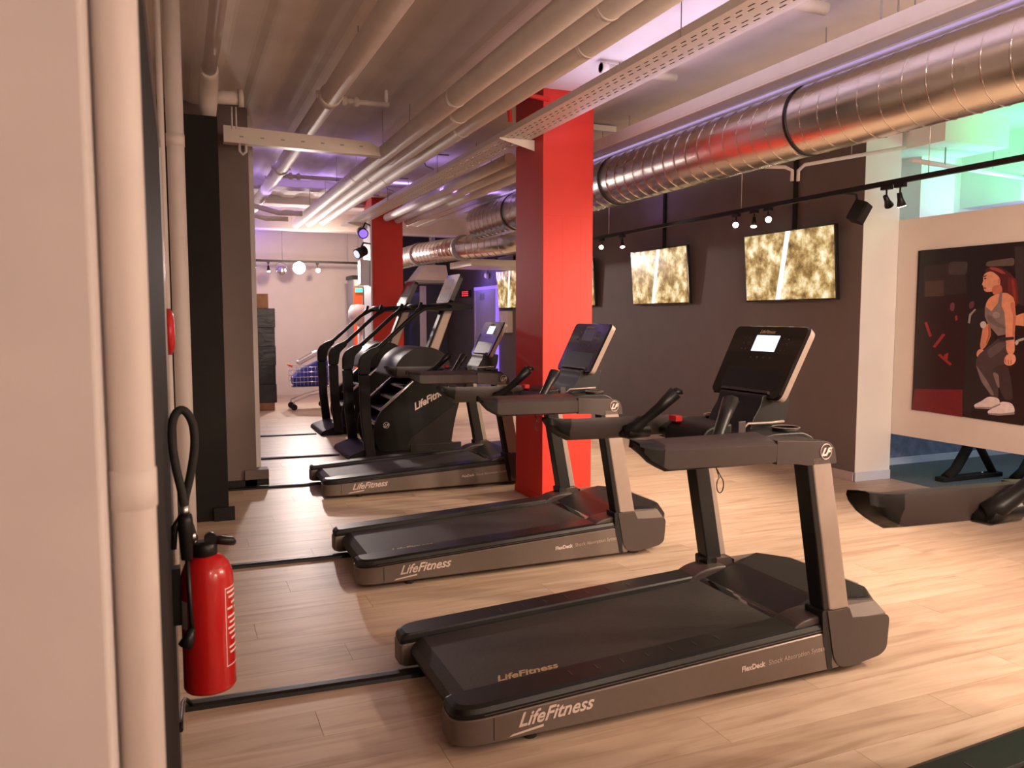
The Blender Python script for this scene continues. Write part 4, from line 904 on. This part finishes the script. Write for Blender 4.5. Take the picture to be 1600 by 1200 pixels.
patch([(452, 238), (470, 232), (472, 238), (455, 244)], (70, 36, 30)); patch([(456, 250), (470, 248), (468, 256), (457, 257)], (50, 28, 26)); patch([(452, 305), (470, 308), (466, 315), (453, 314)], (150, 62, 56))
patch([(443, 288), (452, 268), (460, 290), (450, 296)], (230, 166, 136)); patch([(536, 258), (552, 250), (556, 275), (542, 288)], (196, 116, 92), sm=True)
patch([(490, 182), (545, 190), (590, 220), (575, 228), (530, 208), (490, 196)], (150, 66, 54), sm=True); patch([(620, 255), (640, 265), (652, 380), (640, 400), (628, 330)], (138, 52, 44), sm=True)
patch([(610, 400), (640, 392), (650, 480), (640, 600), (626, 600), (632, 480)], (196, 118, 90), sm=True); patch([(478, 530), (490, 524), (498, 590), (470, 655), (466, 640), (484, 590)], (166, 96, 74), sm=True)
patch([(470, 470), (500, 478), (540, 520), (585, 540), (588, 560), (530, 545), (480, 510)], (108, 94, 92), sm=True); patch([(500, 460), (540, 450), (560, 480), (520, 500)], (150, 134, 130), sm=True)
patch([(545, 612), (636, 604), (638, 622), (548, 632)], (46, 40, 42)); patch([(470, 690), (540, 640), (600, 640), (560, 690), (490, 740)], (92, 80, 80), sm=True)
for a in ([(585, 735), (590, 765), (587, 766), (581, 740)], [(603, 742), (606, 772), (602, 772), (599, 745)], [(622, 742), (622, 770), (618, 770), (618, 745)]): patch(a, (150, 90, 70))
patch([(400, 1028), (500, 1030), (552, 1008), (556, 1016), (500, 1042), (400, 1038)], (150, 136, 138)); patch([(480, 1066), (560, 1070), (640, 1060), (640, 1074), (540, 1082), (480, 1074)], (150, 136, 138))
patch([(660, 620), (697, 610), (697, 625), (662, 636)], (170, 160, 152)); patch([(640, 640), (655, 620), (668, 640), (652, 660)], (190, 180, 172), sm=True)
# ------------------------------------------------------------------ machine behind the partition
for k, (x, y) in enumerate(((6.75, 5.15), (7.25, 4.85))):
    g_ = empty('machine_frame', (x, y, 0), ['black gym machine frame seen under the partition, nearer the white wall end', 'black gym machine frame with triangular foot seen under the partition'][k], 'gym machine', 'frames under the partition')
    MB().tube([(-0.28, 0, 0.03), (-0.16, 0, 0.10), (-0.02, 0, 0.28), (0.03, 0, 0.55), (0.03, 0, 1.0)], 0.05, 10, flat=0.8).build('curved_leg', 'black_paint', g_)
    MB().box((-0.36, -0.05, 0.0), (0.42, 0.05, 0.04)).build('foot_beam', 'black_paint', g_, bevel=0.006)
    MB().tube([(0.03, 0, 0.45), (0.34, 0, 0.04)], 0.035, 8).build('brace', 'black_paint', g_)
    for xx in (-0.2, 0.2): MB().lathe([(0.014, 0.038), (0.010, 0.052)], (xx, 0, 0), 8).build('bolt', 'chrome', g_)

# ------------------------------------------------------------------ far end of the hall
bs = empty('wrapped_pallet', (1.22, 13.5, 0), 'tall pallet of goods in black film beside the brown pier', 'pallet')
MB().box((-0.35, -0.12, 0), (0.19, 0.40, 0.12)).build('pallet_base', 'cardboard', bs, bevel=0.008)
mb = MB()
for k in range(5):
    o_ = 0.006*((-1)**k); mb.box((-0.35+o_, -0.12, 0.12+k*0.305), (0.22+o_*0.8, 0.40, 0.12+(k+1)*0.305))
mb.build('wrapped_boxes', 'film', bs, bevel=0.006, seg=2)
tag(MB().box((0.95, 13.42, 1.645), (1.35, 13.85, 1.88)).build('cardboard_box', 'cardboard', bevel=0.005), 'brown cardboard box on top of the black wrapped pallet', 'box')
ctn = empty('shopping_cart', (1.95, 13.4, 0), 'metal shopping cart loaded with blue sheeting before the far wall', 'cart')
bk = empty
for sx in (-0.26, 0.24):
    for sy in (-0.2, 0.2):
        MB().lathe([(0.05, -0.012), (0.05, 0.012)], (sx, sy, 0.05), 14, 'y').build('wheel', 'rubber', ctn)
        MB().tube([(sx, sy, 0.05), (sx, sy, 0.14)], 0.012, 8).build('wheel_fork', 'chrome', ctn)
for sy in (-0.2, 0.2):
    MB().tube([(-0.26, sy, 0.14), (0.0, sy, 0.24), (0.30, sy, 0.30), (0.30, sy, 0.75)], 0.012, 8).build('frame_tube', 'chrome', ctn)
mb = MB()
for z in (0.38, 0.46, 0.54, 0.62, 0.70):
    mb.tube([(-0.28, -0.24, z), (0.32, -0.24, z), (0.32, 0.24, z), (-0.28, 0.24, z), (-0.28, -0.24, z)], 0.005, 6)
for k in range(11):
    x = -0.28+k*0.06
    for sy in (-0.24, 0.24): mb.tube([(x, sy, 0.38), (x, sy, 0.70)], 0.003, 5)
mb.build('wire_basket', 'chrome', ctn)
MB().box((-0.28, -0.24, 0.375), (0.32, 0.24, 0.385)).build('basket_floor', 'chrome', ctn)
MB().tube([(-0.29, -0.24, 0.72), (-0.29, 0.24, 0.72)], 0.016, 10).build('push_handle', 'orange', ctn)
tag(MB().loft([[(1.70, 13.20, 0.39), (2.25, 13.20, 0.39), (2.25, 13.60, 0.39), (1.70, 13.60, 0.39)], [(1.69, 13.19, 0.52), (2.26, 13.19, 0.62), (2.26, 13.61, 0.62), (1.69, 13.61, 0.52)], [(1.80, 13.24, 0.64), (2.24, 13.24, 0.86), (2.24, 13.56, 0.86), (1.80, 13.56, 0.64)]], smooth=False).build('plastic_sheeting', 'blue_fabric', bevel=0.03, seg=3), 'bunched blue plastic sheeting inside the shopping cart', 'sheeting')
cn = empty('console_unit', (1.95, 13.4, 0.84), 'pale grey machine console lying on top of the loaded cart', 'console')
q = MB().box((-0.19, -0.13, -0.03), (0.19, 0.13, 0.04)).build('shell', 'white_plastic', cn, bevel=0.02, seg=3); q.rotation_euler = (0, -0.5, 0)
q2 = MB().box((-0.15, -0.10, 0.041), (0.10, 0.10, 0.045)).build('screen', 'gloss_black', q)
tag(MB().box((2.18, 13.28, 0.87), (2.40, 13.55, 1.02)).build('handle_shroud', 'grey_metal', bevel=0.03, seg=3), 'grey plastic shroud piled at the end of the cart', 'shroud')
ki = empty('vending_kiosk', (3.25, 15.0, 0), 'tall orange and white kiosk at the far wall beside the red column', 'kiosk')
MB().box((-0.26, -0.25, 0), (0.30, 0.3, 2.25)).build('cabinet', 'grey_metal', ki, bevel=0.01)
MB().box((-0.26, -0.265, 0.1), (-0.10, -0.25, 2.05)).build('side_panel', 'orange', ki)
MB().box((-0.08, -0.262, 0.1), (0.28, -0.25, 2.05)).build('door', 'dark_glass', ki)
MB().box((-0.28, -0.28, 2.20), (0.32, 0.32, 2.27)).build('top_cap', 'black_plastic', ki)
MB().box((-0.24, -0.262, 2.08), (0.28, -0.25, 2.19)).build('header', 'white_plastic', ki)
ex = MB().box((3.0, 14.60, 1.96), (3.13, 14.62, 2.03)).build('exit_sign', 'led_green'); tag(ex, 'small green glowing exit sign before the orange kiosk', 'sign')
MB().lathe([(0.004, 0.07), (0.004, CEIL-1.96)], (3.06, 14.61, 1.96), 6).build('sign_rod', 'grey_metal', ex)
bl = empty('exercise_ball_rack', (2.98, 13.2, 0), 'pale exercise machine hood with dark screen before the kiosk', 'machine')
MB().lathe([(0.0, 1.72), (0.12, 1.70), (0.17, 1.60), (0.17, 1.50), (0.10, 1.42), (0.05, 1.38)], (-0.22, 0, 0), 24).build('hood', 'white_plastic', bl)
MB().box((-0.10, -0.16, 1.36), (0.12, 0.06, 1.66)).build('screen_box', 'black_plastic', bl, bevel=0.02)
MB().lathe([(0.05, 0.06), (0.04, 1.40)], (-0.2, 0.0, 0), 14).build('stand', 'white_plastic', bl)
MB().box((-0.42, -0.3, 0), (0.1, 0.3, 0.06)).build('base', 'grey_metal', bl, bevel=0.01)
# lights of the far end
fr_ = empty('far_track', (1.0, 15.25, 2.53), 'black lamp track before the far beige wall', 'lamp track')
MB().box((-0.9, -0.02, -0.02), (2.3, 0.02, 0.02)).build('rail', 'black_plastic', fr_)
for xx in (-0.4, 0.8, 2.0): MB().lathe([(0.004, 0.02), (0.004, CEIL-2.53)], (xx, 0, 0), 6).build('hanger_wire', 'grey_metal', fr_)
fl_ = empty('flood_lamp', (2.08, 15.23, 2.51), 'glaring flood lamp shining from the far lamp track', 'lamp')
MB().tube([(0, 0, 0), (0, -0.02, -0.05)], 0.01, 8).build('stem', 'black_plastic', fl_)
hh_ = MB().tube([(0, 0.04, -0.09), (0, -0.06, -0.10), (0, -0.10, -0.105)], [0.06, 0.09, 0.12], 20).build('lamp_head', 'black_plastic', fl_)
MB().tube([(0, -0.099, -0.105), (0, -0.106, -0.106)], 0.11, 20).build('bulb', 'flood_lamp', hh_)
lamp((2.43, 15.25, 2.51), (2.0, 5, 1.2), 'lit lamp next to the glaring flood lamp on the far track', scale=1.3, group='far track lamps')
lamp((1.30, 15.25, 2.51), (0.9, 5, 1.2), 'lit lamp at the pier end of the far track', scale=1.0, group='far track lamps')
lamp((1.55, 15.25, 2.51), (1.6, 14.9, 1.2), 'small lamp pointing down on the far track', scale=1.0, group='far track lamps')
gl = empty('mirror_ball', (1.76, 15.103, 2.343), 'round dull metal ball lamp hanging from the far track', 'lamp')
MB().lathe([(0.0, -0.09), (0.05, -0.078), (0.083, -0.04), (0.09, 0.0), (0.083, 0.04), (0.05, 0.078), (0.0, 0.09)], (0, 0, 0), 20).build('ball', 'aluminium', gl)
for sx in (-1, 1): MB().tube([(sx*0.092, 0, 0), (sx*0.092, 0.0, 0.12), (0, 0.147, 0.166)], 0.006, 6).build('yoke', 'grey_metal', gl)
for k, (x, y, z, ax) in enumerate(((2.50, 11.6, 2.72, (2.3, 9, 2.0)), (2.50, 11.75, 2.45, (1.4, 11.2, 1.9)))):
    o = empty('stage_light', (x, y, z), ['black stage light under the cable tray at the far red column', 'black boxy stage light below, at the side of the far red column'][k], 'lamp', 'stage lights at the far column')
    d = (Vector(ax)-Vector((x, y, z))).normalized()
    h = MB().tube([-d*0.08, d*0.08], 0.075, 16).build('lamp_head', 'black_plastic', o)
    MB().tube([d*0.079, d*0.085], 0.06, 16).build('lens', 'glow_violet' if k == 0 else 'bright_pane', h)
    MB().tube([(0, 0, 0.05), (0.04, 0.0, 0.14), (0.17, 0.13 if k else 0.28, 0.14)], 0.012, 8).build('mount', 'black_plastic', o)
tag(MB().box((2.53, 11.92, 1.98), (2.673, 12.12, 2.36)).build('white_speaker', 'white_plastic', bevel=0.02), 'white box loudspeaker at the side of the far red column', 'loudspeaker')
# door and signs on the dark wall
d1 = struct(MB().box((XR-0.03, 14.3, 0), (XR, 15.45, 2.05)).build('door_1', 'door_paint', bevel=0.004), 'pale door washed in violet light')
MB().box((XR-0.045, 14.24, 0), (XR-0.0, 14.3, 2.11)).build('door_frame', 'glow_violet', d1); MB().box((XR-0.045, 15.45, 0), (XR, 15.51, 2.11)).build('door_frame', 'door_paint', d1)  # near jamb and head emit violet in place of the violet light on them
MB().box((XR-0.045, 14.24, 2.05), (XR, 15.51, 2.11)).build('door_head', 'glow_violet', d1)
MB().box((XR-0.036, 14.95, 1.85), (XR-0.03, 15.2, 1.98)).build('door_sign', 'grey_metal', d1)
MB().lathe([(0.0, 0.0), (0.13, 0.0)], (XR-0.031, 14.75, 1.2), 20, 'x').build('door_print', 'white_plastic', d1)
MB().tube([(XR-0.03, 15.38, 1.05), (XR-0.07, 15.38, 1.05), (XR-0.07, 15.26, 1.05)], 0.01, 8).build('door_handle', 'aluminium', d1)
ls = empty('led_display', (XR-0.02, 16.1, 2.0), 'small red lit display beside the violet door', 'display')
MB().box((-0.02, -0.32, -0.07), (0.0, 0.32, 0.07)).build('case', 'black_plastic', ls)
for k in range(3): 
    for zz in (-0.04, 0.0, 0.04): MB().box((-0.024, -0.20+k*0.14, zz-0.009), (-0.02, -0.11+k*0.14, zz+0.009)).build('segment', 'led_red', ls)
pb = empty('notice_box', (XR-0.06, 13.75, 1.42), 'cream notice box on the dark wall beside the violet door', 'box')
MB().box((-0.06, -0.2, -0.2), (0.058, 0.2, 0.2)).build('case', 'tray', pb, bevel=0.008); MB().box((-0.063, 0.0, -0.14), (-0.06, 0.17, 0.12)).build('notice', 'white_plastic', pb)
cm = empty('wall_camera', (XR-0.05, 14.75, 2.32), 'small white camera hanging above the violet door', 'camera')
MB().lathe([(0.02, 0.05), (0.05, 0.03), (0.05, -0.03), (0.02, -0.06)], (0, 0, 0), 14).build('body', 'white_plastic', cm)
MB().lathe([(0.01, 0.04), (0.01, CEIL-2.32)], (0.02, 0, 0), 8).build('stem', 'black_paint', cm)
gd = struct(MB().box((4.35, 17.36, 0), (5.15, 17.4, 2.1)).build('door_2', 'dark_glass'), 'dark glazed door in the far recess')
MB().box((4.40, 17.345, 0.1), (4.62, 17.36, 2.0)).build('pane', 'bright_pane', gd); MB().box((5.0, 17.34, 0), (5.15, 17.36, 2.2)).build('door_frame', 'tray', gd)
